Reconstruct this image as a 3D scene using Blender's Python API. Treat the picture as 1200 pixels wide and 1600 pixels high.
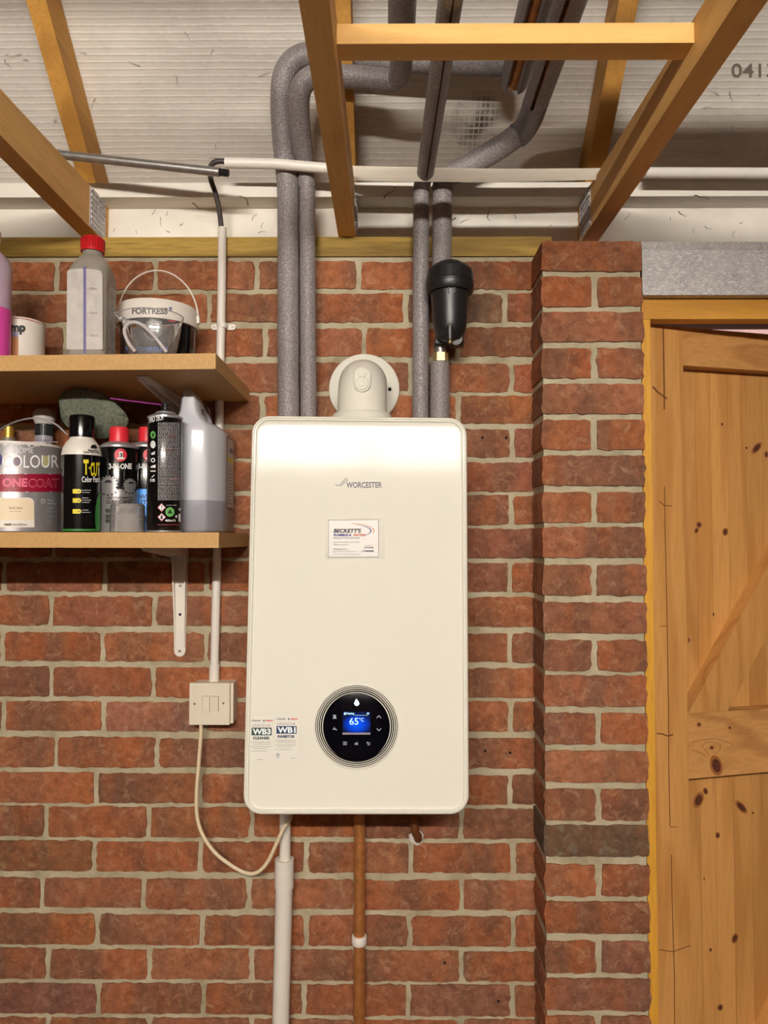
import bpy, bmesh, math, random
from mathutils import Vector, Matrix, noise
random.seed(7)
for o in list(bpy.data.objects): bpy.data.objects.remove(o)
scene = bpy.context.scene
COL = scene.collection
PI = math.pi; sin = math.sin; cos = math.cos

# ------------------------------------------------------------------ camera
E = 1.5                      # eye height
F = 1150.0                   # focal length in pixels of the 1200x1600 frame
CAM = Vector((0, -1.6, E))
cam = bpy.data.objects.new('camera', bpy.data.cameras.new('camera')); COL.objects.link(cam)
cam.data.sensor_fit = 'VERTICAL'; cam.data.sensor_height = 24; cam.data.lens = F/1600*24
cam.data.clip_start = .02
RC = Matrix.Rotation(math.radians(.4), 3, 'Z') @ Matrix.Rotation(math.radians(92.0), 3, 'X') @ Matrix.Rotation(math.radians(.08), 3, 'Z')
cam.location = CAM; cam.rotation_euler = RC.to_euler()
scene.camera = cam
# ------------------------------------------------------------------ world, lights, exposure
w = bpy.data.worlds.new('world'); scene.world = w; w.use_nodes = True
w.node_tree.nodes['Background'].inputs[0].default_value = (1.0, .84, .80, 1)
w.node_tree.nodes['Background'].inputs[1].default_value = 1.4
scene.view_settings.view_transform = 'Standard'; scene.view_settings.look = 'None'
scene.view_settings.gamma = 1; scene.view_settings.use_curve_mapping = False
scene.view_settings.exposure = 0.0
LAMP = Vector((-.10, -3.05, E+.80)); LAMP_POWER = 590; LAMP_COL = (1.0, .955, .865, 1)

# ------------------------------------------------------------------ pixel helpers
def ray(px, py): return RC @ Vector(((px-600)/F, (800-py)/F, -1))
def at(px, py, Y):
    d = ray(px, py); return CAM + d*((Y-CAM.y)/d.y)
def hit(px, py, p, n):
    d = ray(px, py); return CAM + d*((p-CAM).dot(n)/d.dot(n))
def hit_cyl(px, py, c, r):               # vertical cylinder, near side
    d = ray(px, py); ox, oy = CAM.x-c[0], CAM.y-c[1]
    A = d.x*d.x+d.y*d.y; B = ox*d.x+oy*d.y; C = ox*ox+oy*oy-r*r
    disc = B*B-A*C
    t = (-B-math.sqrt(max(disc, 0)))/A
    return CAM + d*t
def mpp(Y): return (Y-CAM.y)/F            # metres per pixel at depth Y

# ------------------------------------------------------------------ materials
def srgb(r, g, b):
    f = lambda c: (c/255/12.92) if c/255 <= .04045 else ((c/255+.055)/1.055)**2.4
    return (f(r), f(g), f(b), 1)
def newmat(name):
    m = bpy.data.materials.new(name); m.use_nodes = True
    nt = m.node_tree; b = nt.nodes['Principled BSDF']
    return m, nt, b
def N(nt, t, **k):
    n = nt.nodes.new(t)
    for a, v in k.items(): setattr(n, a, v)
    return n
def mixc(nt, fac, a, b, mode='MIX'):
    n = N(nt, 'ShaderNodeMix', data_type='RGBA', blend_type=mode)
    for s, v in ((n.inputs[0], fac), (n.inputs[6], a), (n.inputs[7], b)):
        if hasattr(v, 'links'): nt.links.new(v, s)
        else: s.default_value = v
    return n.outputs[2]
def ramp(nt, src, stops):
    n = N(nt, 'ShaderNodeValToRGB'); nt.links.new(src, n.inputs[0])
    e = n.color_ramp.elements
    e[0].position, e[0].color = stops[0][0], stops[0][1]
    e[1].position, e[1].color = stops[-1][0], stops[-1][1]
    for p, c in stops[1:-1]:
        x = e.new(p); x.color = c
    return n.outputs[0]
def coords(nt, scale=(1, 1, 1), rnd=True, rot=(0, 0, 0)):
    tc = N(nt, 'ShaderNodeTexCoord'); mp = N(nt, 'ShaderNodeMapping')
    mp.inputs['Scale'].default_value = scale; mp.inputs['Rotation'].default_value = rot
    nt.links.new(tc.outputs['Object'], mp.inputs['Vector'])
    if rnd:
        oi = N(nt, 'ShaderNodeObjectInfo'); ml = N(nt, 'ShaderNodeMath', operation='MULTIPLY'); ml.inputs[1].default_value = 37
        nt.links.new(oi.outputs['Random'], ml.inputs[0])
        cb = N(nt, 'ShaderNodeCombineXYZ')
        for i in range(3): nt.links.new(ml.outputs[0], cb.inputs[i])
        nt.links.new(cb.outputs[0], mp.inputs['Location'])
    return mp.outputs[0]
def noi(nt, vec, scale, detail=4, rough=.55, dist=0):
    n = N(nt, 'ShaderNodeTexNoise'); nt.links.new(vec, n.inputs['Vector'])
    n.inputs['Scale'].default_value = scale; n.inputs['Detail'].default_value = detail
    n.inputs['Roughness'].default_value = rough; n.inputs['Distortion'].default_value = dist
    return n.outputs['Fac']
def bump(nt, b, h, dist=.001, strength=1):
    n = N(nt, 'ShaderNodeBump'); nt.links.new(h, n.inputs['Height'])
    n.inputs['Distance'].default_value = dist; n.inputs['Strength'].default_value = strength
    nt.links.new(n.outputs[0], b.inputs['Normal'])
def k(v): return (v, v, v, 1)

def m_plain(name, c, rough=.5, metal=0, spec=.5, var=.0, vscale=20, bmp=0, bscale=200, coat=0):
    m, nt, b = newmat(name)
    b.inputs['Base Color'].default_value = c; b.inputs['Roughness'].default_value = rough
    b.inputs['Metallic'].default_value = metal; b.inputs['Specular IOR Level'].default_value = spec
    b.inputs['Coat Weight'].default_value = coat
    if var or bmp: v = coords(nt)
    if var:
        f = noi(nt, v, vscale)
        col = mixc(nt, 1.0, c, ramp(nt, f, [(.3, k(1-var)), (.7, k(1+var*.3))]), 'MULTIPLY')
        nt.links.new(col, b.inputs['Base Color'])
    if bmp: bump(nt, b, noi(nt, v, bscale, 3), bmp)
    return m

def m_brick():
    m, nt, b = newmat('clay_brick')
    v = coords(nt); oi = N(nt, 'ShaderNodeObjectInfo')
    tone = ramp(nt, oi.outputs['Random'], [(0, srgb(180, 110, 76)), (.25, srgb(170, 98, 64)), (.45, srgb(186, 118, 84)), (.6, srgb(160, 98, 76)), (.8, srgb(182, 110, 68)), (1, srgb(154, 102, 84))])
    vb = N(nt, 'ShaderNodeMapping'); nt.links.new(v, vb.inputs[0]); vb.inputs['Scale'].default_value = (1, 1, .25)
    band = noi(nt, vb.outputs[0], 11, 2, .5)
    c1 = mixc(nt, ramp(nt, band, [(.40, k(0)), (.62, k(.75))]), tone, srgb(126, 90, 72))
    c1 = mixc(nt, ramp(nt, noi(nt, vb.outputs[0], 17, 2), [(.52, k(0)), (.68, k(.55))]), c1, srgb(178, 100, 58))
    c2 = mixc(nt, ramp(nt, noi(nt, v, 60, 6, .7), [(.36, k(0)), (.58, k(1))]), mixc(nt, 1, c1, k(.74), 'MULTIPLY'), mixc(nt, 1, c1, (1.08, 1.08, 1.08, 1), 'MULTIPLY'))
    c2 = mixc(nt, ramp(nt, noi(nt, v, 24, 5, .75), [(.50, k(0)), (.66, k(.5))]), c2, srgb(104, 62, 46))
    c3 = mixc(nt, ramp(nt, noi(nt, v, 38, 7, .8, 1), [(.52, k(0)), (.70, k(.65))]), c2, srgb(208, 160, 126))
    c4 = mixc(nt, ramp(nt, noi(nt, v, 260, 2, .6), [(.66, k(0)), (.76, k(.6))]), c3, srgb(205, 170, 140))
    c5 = mixc(nt, ramp(nt, noi(nt, v, 190, 2, .5), [(.70, k(0)), (.78, k(.7))]), c4, srgb(62, 36, 28))
    c6 = mixc(nt, 1, mixc(nt, 1, c5, (.965, .985, .945, 1), 'MULTIPLY'), oi.outputs['Color'], 'MULTIPLY')
    nt.links.new(c6, b.inputs['Base Color']); b.inputs['Roughness'].default_value = .9; b.inputs['Specular IOR Level'].default_value = .25
    bump(nt, b, noi(nt, v, 130, 8, .75), .0035)
    return m
def m_mortar():
    m, nt, b = newmat('mortar')
    v = coords(nt, rnd=False)
    c = ramp(nt, noi(nt, v, 14, 8, .7), [(.25, srgb(150, 138, 112)), (.5, srgb(186, 174, 146)), (.75, srgb(208, 198, 172))])
    c = mixc(nt, ramp(nt, noi(nt, v, 320, 3, .6), [(.62, k(0)), (.75, k(.5))]), c, srgb(110, 90, 66))
    nt.links.new(c, b.inputs['Base Color']); b.inputs['Roughness'].default_value = .95; b.inputs['Specular IOR Level'].default_value = .2
    bump(nt, b, noi(nt, v, 90, 8, .75), .003)
    return m
def m_wood(name, base, dark, axis='X', ring=26, contrast=1.0, rough=.6, knots=True, gloss=.3):
    m, nt, b = newmat(name)
    st = {'X': (.09, 1, 1), 'Y': (1, .09, 1), 'Z': (1, 1, .09)}[axis]
    v = coords(nt, st)
    n1 = noi(nt, v, 5, 3, .5)
    sc = N(nt, 'ShaderNodeMath', operation='MULTIPLY'); nt.links.new(n1, sc.inputs[0]); sc.inputs[1].default_value = ring
    fr = N(nt, 'ShaderNodeMath', operation='SINE'); nt.links.new(sc.outputs[0], fr.inputs[0])
    f = ramp(nt, fr.outputs[0], [(.0, k(0)), (1, k(1))])
    fine = noi(nt, v, 160, 3, .6)
    a = mixc(nt, f, base, mixc(nt, .45*contrast, base, dark))
    a = mixc(nt, ramp(nt, fine, [(.45, k(0)), (.75, k(.35*contrast))]), a, dark)
    big = noi(nt, v, 1.6, 2)
    a = mixc(nt, 1, a, ramp(nt, big, [(.3, k(.82)), (.7, k(1.06))]), 'MULTIPLY')
    if knots:
        v2 = coords(nt, {'X': (.5, 1, 1), 'Y': (1, .5, 1), 'Z': (1, 1, .5)}[axis])
        vo = N(nt, 'ShaderNodeTexVoronoi'); nt.links.new(v2, vo.inputs['Vector']); vo.inputs['Scale'].default_value = 3.1
        a = mixc(nt, ramp(nt, vo.outputs['Distance'], [(.03, k(.8)), (.085, k(0))]), a, mixc(nt, .75, dark, (.06, .02, .008, 1)))
    nt.links.new(a, b.inputs['Base Color']); b.inputs['Roughness'].default_value = rough; b.inputs['Specular IOR Level'].default_value = gloss
    bump(nt, b, fine, .0006)
    return m
def m_foam():
    m, nt, b = newmat('pipe_foam')
    v = coords(nt)
    c = ramp(nt, noi(nt, v, 420, 3, .6), [(.35, srgb(112, 104, 105)), (.55, srgb(146, 138, 138)), (.7, srgb(192, 185, 182))])
    c = mixc(nt, 1, c, ramp(nt, noi(nt, v, 9, 3), [(.3, k(.86)), (.7, k(1.04))]), 'MULTIPLY')
    nt.links.new(c, b.inputs['Base Color']); b.inputs['Roughness'].default_value = .42; b.inputs['Specular IOR Level'].default_value = .5
    bump(nt, b, noi(nt, v, 330, 3, .6), .0012)
    return m
def m_membrane():
    m, nt, b = newmat('roof_membrane')
    tc = N(nt, 'ShaderNodeTexCoord'); v = tc.outputs['Object']
    sp = N(nt, 'ShaderNodeSeparateXYZ'); nt.links.new(v, sp.inputs[0])
    def saw(out, scale, dist_amt):
        mu = N(nt, 'ShaderNodeMath', operation='MULTIPLY'); nt.links.new(out, mu.inputs[0]); mu.inputs[1].default_value = scale
        ad = N(nt, 'ShaderNodeMath', operation='MULTIPLY_ADD'); nt.links.new(noi(nt, v, 8, 3), ad.inputs[0]); ad.inputs[1].default_value = dist_amt
        nt.links.new(mu.outputs[0], ad.inputs[2])
        fr = N(nt, 'ShaderNodeMath', operation='FRACT'); nt.links.new(ad.outputs[0], fr.inputs[0]); return fr.outputs[0]
    rows = saw(sp.outputs['Y'], 104, .22); cols = saw(sp.outputs['X'], 90, .25)
    rl = ramp(nt, rows, [(.0, k(1)), (.22, k(0)), (.8, k(0)), (1, k(1))])
    cl = ramp(nt, cols, [(.0, k(1)), (.15, k(0)), (.85, k(0)), (1, k(1))])
    base = ramp(nt, noi(nt, v, 5, 5, .6), [(.3, srgb(196, 187, 178)), (.7, srgb(220, 211, 202))])
    base = mixc(nt, ramp(nt, noi(nt, v, 45, 5, .7), [(.62, k(0)), (.8, k(.35))]), base, srgb(140, 128, 116))
    brk = mixc(nt, 1, rl, ramp(nt, noi(nt, v, 70, 2), [(.42, k(0)), (.6, k(1))]), 'MULTIPLY')
    c = mixc(nt, mixc(nt, 1, brk, k(.5), 'MULTIPLY'), base, srgb(232, 226, 218))
    # worn patch where the scrim shows over a dark backing (a stain with a shape of its own)
    px, py = PATCH
    sb = N(nt, 'ShaderNodeVectorMath', operation='SUBTRACT'); nt.links.new(v, sb.inputs[0]); sb.inputs[1].default_value = (px, py, 0)
    sm = N(nt, 'ShaderNodeVectorMath', operation='MULTIPLY'); nt.links.new(sb.outputs[0], sm.inputs[0]); sm.inputs[1].default_value = (1/.062, 1/.05, 0)
    ln = N(nt, 'ShaderNodeVectorMath', operation='LENGTH'); nt.links.new(sm.outputs[0], ln.inputs[0])
    pm = ramp(nt, ln.outputs['Value'], [(.55, k(1)), (1.1, k(0))])
    pn = ramp(nt, noi(nt, v, 22, 3), [(.38, k(.15)), (.6, k(1))])
    inv = N(nt, 'ShaderNodeMath', operation='MAXIMUM'); nt.links.new(rl, inv.inputs[0]); nt.links.new(cl, inv.inputs[1])
    om = N(nt, 'ShaderNodeMath', operation='SUBTRACT'); om.inputs[0].default_value = 1; nt.links.new(inv.outputs[0], om.inputs[1])
    pf = mixc(nt, 1, mixc(nt, 1, pm, pn, 'MULTIPLY'), om.outputs[0], 'MULTIPLY')
    c = mixc(nt, pf, c, srgb(96, 88, 78))
    nt.links.new(c, b.inputs['Base Color']); b.inputs['Roughness'].default_value = .55; b.inputs['Specular IOR Level'].default_value = .3
    mx = N(nt, 'ShaderNodeMath', operation='ADD'); nt.links.new(rl, mx.inputs[0]); nt.links.new(noi(nt, v, 60, 4), mx.inputs[1])
    bump(nt, b, mx.outputs[0], .0006)
    return m
def m_mixtrans(name, col, opacity, rough=.2, gloss=.15):
    """thin plastic: part see-through, part scattering, with a clear-coat reflection"""
    m, nt, b = newmat(name)
    b.inputs['Base Color'].default_value = col; b.inputs['Roughness'].default_value = rough
    tr = N(nt, 'ShaderNodeBsdfTransparent'); ms = N(nt, 'ShaderNodeMixShader'); ms.inputs[0].default_value = opacity
    nt.links.new(tr.outputs[0], ms.inputs[1]); nt.links.new(b.outputs[0], ms.inputs[2])
    gl = N(nt, 'ShaderNodeBsdfGlossy'); gl.inputs['Roughness'].default_value = .08
    lw = N(nt, 'ShaderNodeFresnel'); lw.inputs[0].default_value = 1.45
    m2 = N(nt, 'ShaderNodeMixShader'); nt.links.new(lw.outputs[0], m2.inputs[0]); nt.links.new(ms.outputs[0], m2.inputs[1]); nt.links.new(gl.outputs[0], m2.inputs[2])
    nt.links.new(m2.outputs[0], nt.nodes['Material Output'].inputs['Surface'])
    return m
def m_emit(name, col, s):
    m, nt, b = newmat(name)
    b.inputs['Base Color'].default_value = (0, 0, 0, 1)
    b.inputs['Emission Color'].default_value = col; b.inputs['Emission Strength'].default_value = s; b.inputs['Specular IOR Level'].default_value = .05
    return m
def m_galv():
    m, nt, b = newmat('galvanised_steel')
    v = coords(nt, rnd=False)
    vo = N(nt, 'ShaderNodeTexVoronoi'); nt.links.new(v, vo.inputs['Vector']); vo.inputs['Scale'].default_value = 60
    c = ramp(nt, noi(nt, v, 30, 6, .75, 2), [(.3, srgb(160, 156, 157)), (.5, srgb(186, 182, 182)), (.65, srgb(200, 195, 193)), (.8, srgb(162, 158, 158))])
    v3 = coords(nt, (1, 1, 2.2), rnd=False); c = mixc(nt, ramp(nt, noi(nt, v3, 55, 5, .7, 3), [(.52, k(0)), (.58, k(.75))]), c, srgb(232, 227, 224))
    nt.links.new(c, b.inputs['Base Color']); b.inputs['Metallic'].default_value = .1; b.inputs['Roughness'].default_value = .5
    bump(nt, b, noi(nt, v, 40, 4), .0008)
    return m

# ------------------------------------------------------------------ mesh helpers
def tag(o, label=None, cat=None, group=None, kind=None):
    if label: o['label'] = label
    if cat: o['category'] = cat
    if group: o['group'] = group
    if kind: o['kind'] = kind
    return o
def thing(name, loc, label, cat, group=None):
    o = bpy.data.objects.new(name, None); COL.objects.link(o); o.location = loc; o.empty_display_size = .02
    return tag(o, label, cat, group)
def rootloc(p):
    v = Vector((0, 0, 0))
    while p is not None: v += p.location; p = p.parent
    return v
def obj(name, bm, mat, parent=None, smooth=False, bevel=0, segs=2, angle=35):
    """bm holds world coordinates; vertices are stored relative to the parent"""
    if bevel:
        bmesh.ops.bevel(bm, geom=[e for e in bm.edges if e.is_manifold and e.calc_face_angle(0) > .5], offset=bevel, segments=segs, affect='EDGES', profile=.5)
    base = rootloc(parent)
    if parent is None and len(bm.verts):
        xs = [v.co for v in bm.verts]
        base = Vector(((min(c.x for c in xs)+max(c.x for c in xs))/2, (min(c.y for c in xs)+max(c.y for c in xs))/2, min(c.z for c in xs)))
    for v in bm.verts: v.co -= base
    bmesh.ops.recalc_face_normals(bm, faces=bm.faces)
    me = bpy.data.meshes.new(name); bm.to_mesh(me); bm.free()
    if smooth:
        me.polygons.foreach_set('use_smooth', [True]*len(me.polygons)); me.set_sharp_from_angle(angle=math.radians(angle))
    me.materials.append(mat)
    o = bpy.data.objects.new(name, me); COL.objects.link(o)
    if parent is not None: o.parent = parent
    else: o.location = base
    return o
def B(): return bmesh.new()
def hexa(bm, p):     # 8 points: bottom ring 4, top ring 4
    vs = [bm.verts.new(q) for q in p]
    for f in ((0, 3, 2, 1), (4, 5, 6, 7), (0, 1, 5, 4), (1, 2, 6, 5), (2, 3, 7, 6), (3, 0, 4, 7)): bm.faces.new([vs[i] for i in f])
def box(bm, x0, x1, y0, y1, z0, z1):
    hexa(bm, [(x0, y0, z0), (x1, y0, z0), (x1, y1, z0), (x0, y1, z0), (x0, y0, z1), (x1, y0, z1), (x1, y1, z1), (x0, y1, z1)])
def loops(bm, rings, cap0=True, cap1=True, closed=True):
    R = [[bm.verts.new(p) for p in r] for r in rings]
    n = len(R[0])
    for a, b in zip(R, R[1:]):
        for i in range(n if closed else n-1):
            j = (i+1) % n
            bm.faces.new((a[i], a[j], b[j], b[i]))
    if cap0 and closed: bm.faces.new(R[0])
    if cap1 and closed: bm.faces.new(R[-1])
    return R
def lathe(bm, c, prof, segs=32, axis='Z', cap0=True, cap1=True):
    rings = []
    for r, h in prof:
        ring = []
        for i in range(segs):
            a = 2*PI*i/segs
            if axis == 'Z': ring.append(Vector((c[0]+r*cos(a), c[1]+r*sin(a), h)))
            elif axis == 'Y': ring.append(Vector((c[0]+r*cos(a), h, c[2]+r*sin(a))))
        rings.append(ring)
    loops(bm, rings, cap0, cap1)
def frames(pts):
    pts = [Vector(p) for p in pts]; T = []
    for i in range(len(pts)):
        a = pts[max(i-1, 0)]; b = pts[min(i+1, len(pts)-1)]; T.append((b-a).normalized())
    up = Vector((0, 0, 1)) if abs(T[0].z) < .9 else Vector((0, 1, 0))
    n = (up - T[0]*up.dot(T[0])).normalized(); Fm = []
    for t in T:
        n = (n - t*n.dot(t)).normalized(); Fm.append((n, t.cross(n)))
    return pts, Fm
def smooth_path(pts, n=6):
    pts = [Vector(p) for p in pts]; out = []
    P = [pts[0]*2-pts[1]]+pts+[pts[-1]*2-pts[-2]]
    for i in range(1, len(P)-2):
        for s in range(n):
            t = s/n; a, b, c, d = P[i-1:i+3]
            out.append(.5*((2*b)+(-a+c)*t+(2*a-5*b+4*c-d)*t*t+(-a+3*b-3*c+d)*t**3))
    out.append(pts[-1]); return out
def tube(bm, pts, r, segs=16, caps=True):
    pts, Fm = frames(pts); rings = []
    for i, (p, (n, b)) in enumerate(zip(pts, Fm)):
        rr = r[i] if isinstance(r, (list, tuple)) else r
        rings.append([p + (n*cos(2*PI*j/segs)+b*sin(2*PI*j/segs))*rr for j in range(segs)])
    loops(bm, rings, caps, caps)
def open_sleeve(bm, p0, p1, r, thick, gap, turn=0, segs=28, lobes=0, r1=None):
    """foam tube slit along its underside; runs from p0 to p1"""
    p0 = Vector(p0); p1 = Vector(p1); t = (p1-p0).normalized()
    d = Vector((0, 0, -1)); d = (d-t*d.dot(t)).normalized(); s = t.cross(d)
    rings = []
    for p, rr in ((p0, r), (p1, r1 or r)):
        ring = []
        for j in range(segs+1):
            a = turn + gap/2 + (2*PI-gap)*j/segs; ring.append(p+(d*cos(a)+s*sin(a))*rr)
        for j in range(segs, -1, -1):
            a = turn + gap/2 + (2*PI-gap)*j/segs; ring.append(p+(d*cos(a)+s*sin(a))*(rr-thick))
        rings.append(ring)
    R = [[bm.verts.new(q) for q in r_] for r_ in rings]; n = len(R[0])
    for i in range(n): bm.faces.new((R[0][i], R[0][(i+1) % n], R[1][(i+1) % n], R[1][i]))
    for q in (0, 1):
        for j in range(segs): bm.faces.new((R[q][j], R[q][j+1], R[q][n-2-j], R[q][n-1-j]))
def rrect(w, h, r, n=6):
    """points of a rounded rectangle centred at 0, counter-clockwise"""
    out = []
    for cx, cy, a0 in ((w/2-r, h/2-r, 0), (-w/2+r, h/2-r, PI/2), (-w/2+r, -h/2+r, PI), (w/2-r, -h/2+r, 1.5*PI)):
        for i in range(n+1):
            a = a0+PI/2*i/n; out.append((cx+r*cos(a), cy+r*sin(a)))
    return out

# ---- flat print laid out in 2-D and mapped on to a surface
STUFFY = ('lettering', 'small_print', 'button_icon', 'white_icon', 'graduation', 'hazard_mark', 'display_text', 'red_print', 'gear_shadow', 'ring_line')
class Print:
    def __init__(s): s.bm = B()
    def text(s, txt, x0, y0, x1, y1, bold=0, slant=0, skew=0):
        """fit txt in the box; x0<x1, y0 is the top and y1 the bottom (y down, like the photograph)"""
        cu = bpy.data.curves.new('t', 'FONT'); cu.body = txt; cu.offset = bold; cu.resolution_u = 3; cu.shear = slant
        o = bpy.data.objects.new('t', cu); COL.objects.link(o)
        bpy.context.view_layer.update()
        me = bpy.data.meshes.new_from_object(o.evaluated_get(bpy.context.evaluated_depsgraph_get()))
        co = [v.co.copy() for v in me.vertices]
        if co:
            ax, bx = min(c.x for c in co), max(c.x for c in co); ay, by = min(c.y for c in co), max(c.y for c in co)
            vs = [s.bm.verts.new((x0+(c.x-ax)/(bx-ax)*(x1-x0), y1+(c.y-ay)/(by-ay)*(y0-y1)+skew*(c.x-ax)/(bx-ax), 0)) for c in co]
            for p in me.polygons:
                try: s.bm.faces.new([vs[i] for i in p.vertices])
                except ValueError: pass
        bpy.data.objects.remove(o); bpy.data.curves.remove(cu); bpy.data.meshes.remove(me)
        return s
    def poly(s, pts):
        s.bm.faces.new([s.bm.verts.new((x, y, 0)) for x, y in pts]); return s
    def rect(s, x0, y0, x1, y1): return s.poly([(x0, y0), (x1, y0), (x1, y1), (x0, y1)])
    def disc(s, cx, cy, rx, ry=None, n=20):
        ry = ry or rx; return s.poly([(cx+rx*cos(2*PI*i/n), cy+ry*sin(2*PI*i/n)) for i in range(n)])
    def line(s, pts, w):
        for (ax, ay), (bx, by) in zip(pts, pts[1:]):
            L = math.hypot(bx-ax, by-ay) or 1; nx, ny = -(by-ay)/L*w/2, (bx-ax)/L*w/2
            s.poly([(ax-nx, ay-ny), (bx-nx, by-ny), (bx+nx, by+ny), (ax+nx, ay+ny)])
        return s
    def ring(s, cx, cy, r0, r1, n=48, a0=0, a1=2*PI):
        for i in range(n):
            a, b = a0+(a1-a0)*i/n, a0+(a1-a0)*(i+1)/n
            s.poly([(cx+r0*cos(a), cy+r0*sin(a)), (cx+r1*cos(a), cy+r1*sin(a)), (cx+r1*cos(b), cy+r1*sin(b)), (cx+r0*cos(b), cy+r0*sin(b))])
        return s
    def scribble(s, x0, y0, x1, y1, w=.5, seed=1):
        """a line of print too small to read, broken like words"""
        r = random.Random(seed); x = x0
        while x < x1:
            l = r.uniform(1.0, 3.4); s.line([(x, (y0+y1)/2), (min(x+l, x1), (y0+y1)/2)], w); x += l+r.uniform(.4, .9)
        return s
    def build(s, name, mat, parent, fn, step=0):
        bm = s.bm
        if step:
            xs = [v.co.x for v in bm.verts]; x = math.floor(min(xs)/step)*step
            while x < max(xs):
                x += step
                bmesh.ops.bisect_plane(bm, geom=bm.verts[:]+bm.edges[:]+bm.faces[:], plane_co=(x, 0, 0), plane_no=(1, 0, 0))
        base = rootloc(parent)
        for v in bm.verts: v.co = fn(v.co.x, v.co.y) - base
        me = bpy.data.meshes.new(name); 
        for f in bm.faces:
            f.normal_update()
            if f.normal.y > 0: f.normal_flip()
        bm.to_mesh(me); bm.free(); me.materials.append(mat)
        o = bpy.data.objects.new(name, me); COL.objects.link(o); o.parent = parent
        if name in STUFFY: o['kind'] = 'stuff'
        return o
def on_plane(p, n, off=.0006):
    n = Vector(n).normalized(); q = Vector(p)+n*off
    return lambda x, y: hit(x, y, q, n)
def on_cyl(c, r, off=.0006): return lambda x, y: hit_cyl(x, y, c, r+off)

# ------------------------------------------------------------------ shared geometry of the roof
MY, MZ, SL = .10, .826, .9325         # roof membrane: z = MZ + (MY - y) * SL above eye level
def mem_z(y): return E+MZ+(MY-y)*SL
def on_mem(x, y, off=.002):
    n = Vector((0, -SL, -1)).normalized(); return hit(x, y, Vector((0, MY, E+MZ))+n*off, n)
_p = on_mem(744, 192)
PATCH = (_p.x, _p.y)

M = {}
M['brick'] = m_brick(); M['mortar'] = m_mortar(); M['membrane'] = m_membrane(); M['foam'] = m_foam(); M['galv'] = m_galv()
YW, DW = srgb(204, 148, 84), srgb(150, 92, 38)
M['joist'] = m_wood('joist_pine', srgb(226, 176, 104), srgb(160, 106, 50), 'Y', 20, .7)
M['rafter'] = m_wood('rafter_pine', srgb(208, 152, 74), srgb(132, 84, 30), 'Y', 26, .9)
M['batten'] = m_wood('batten_pine', srgb(236, 188, 116), srgb(190, 132, 66), 'X', 16, .6, knots=False)
M['plate'] = m_wood('wall_plate_timber', srgb(190, 156, 74), srgb(106, 78, 22), 'X', 44, 1.6)
M['head'] = m_wood('door_head_timber', srgb(220, 160, 66), srgb(150, 92, 26), 'X', 40, .7, rough=.45)
M['jamb'] = m_wood('jamb_timber', srgb(226, 166, 60), srgb(150, 88, 20), 'Z', 22, .8, rough=.45, knots=False)
M['doorZ'] = m_wood('door_pine_upright', srgb(212, 156, 90), srgb(168, 108, 48), 'Z', 46, .95, rough=.5, knots=False)
M['doorX'] = m_wood('door_pine_rail', srgb(212, 156, 94), srgb(156, 98, 48), 'X', 50, 1.0, rough=.5, knots=False)
M['knot'] = m_plain('wood_knot', srgb(98, 50, 28), .6, var=.5, vscale=200)
M['knot_ring'] = m_plain('wood_knot_halo', srgb(158, 98, 48), .6)
M['crack'] = m_plain('wood_crack', srgb(112, 66, 30), .9)
M['shelf_edge'] = m_plain('shelf_chipboard', srgb(198, 154, 94), .6, var=.12, vscale=160, bmp=.0004, bscale=400)
M['boiler'] = m_plain('boiler_white', srgb(230, 226, 214), .085, spec=.075, bmp=.00009, bscale=300)
M['boiler_body'] = m_plain('boiler_case', srgb(228, 224, 214), .5)
M['white'] = m_plain('white_plastic', srgb(232, 224, 214), .35, var=.04, vscale=30)
M['flue'] = m_plain('flue_plastic', srgb(226, 222, 210), .5, spec=.2)
M['cream'] = m_plain('cream_plastic', srgb(228, 216, 196), .4, var=.05)
M['panel'] = m_plain('white_soffit_board', srgb(232, 224, 212), .5, var=.12, vscale=10)
M['black'] = m_plain('black_plastic', srgb(30, 29, 31), .38, bmp=.0003, bscale=150)
M['black_gloss'] = m_plain('gloss_black', srgb(10, 10, 12), .15)
M['cable'] = m_plain('black_cable', srgb(62, 55, 52), .5)
M['copper'] = m_plain('copper', srgb(212, 140, 80), .42, metal=.6, var=.3, vscale=60)
M['copper_old'] = m_plain('tarnished_copper', srgb(150, 92, 56), .5, metal=.7, var=.4, vscale=50)
M['brass'] = m_plain('brass', srgb(206, 182, 128), .42, metal=.7)
M['steel'] = m_plain('brushed_steel', srgb(168, 164, 160), .38, metal=.8, var=.2, vscale=60)
M['screw'] = m_plain('screw_metal', srgb(150, 140, 128), .4, metal=.8)
M['dark'] = m_plain('dark_hole', srgb(18, 12, 10), .9)
M['cobweb'] = m_plain('dusty_cobweb', srgb(78, 64, 52), .9)
M['outside'] = m_plain('pale_outdoor_render', srgb(236, 206, 200), .9, var=.15)
M['concrete'] = m_plain('concrete', srgb(72, 66, 60), .9, var=.2, vscale=4)
M['painted_wall'] = m_plain('side_wall', srgb(96, 70, 54), .9, var=.15, vscale=6)

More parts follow.
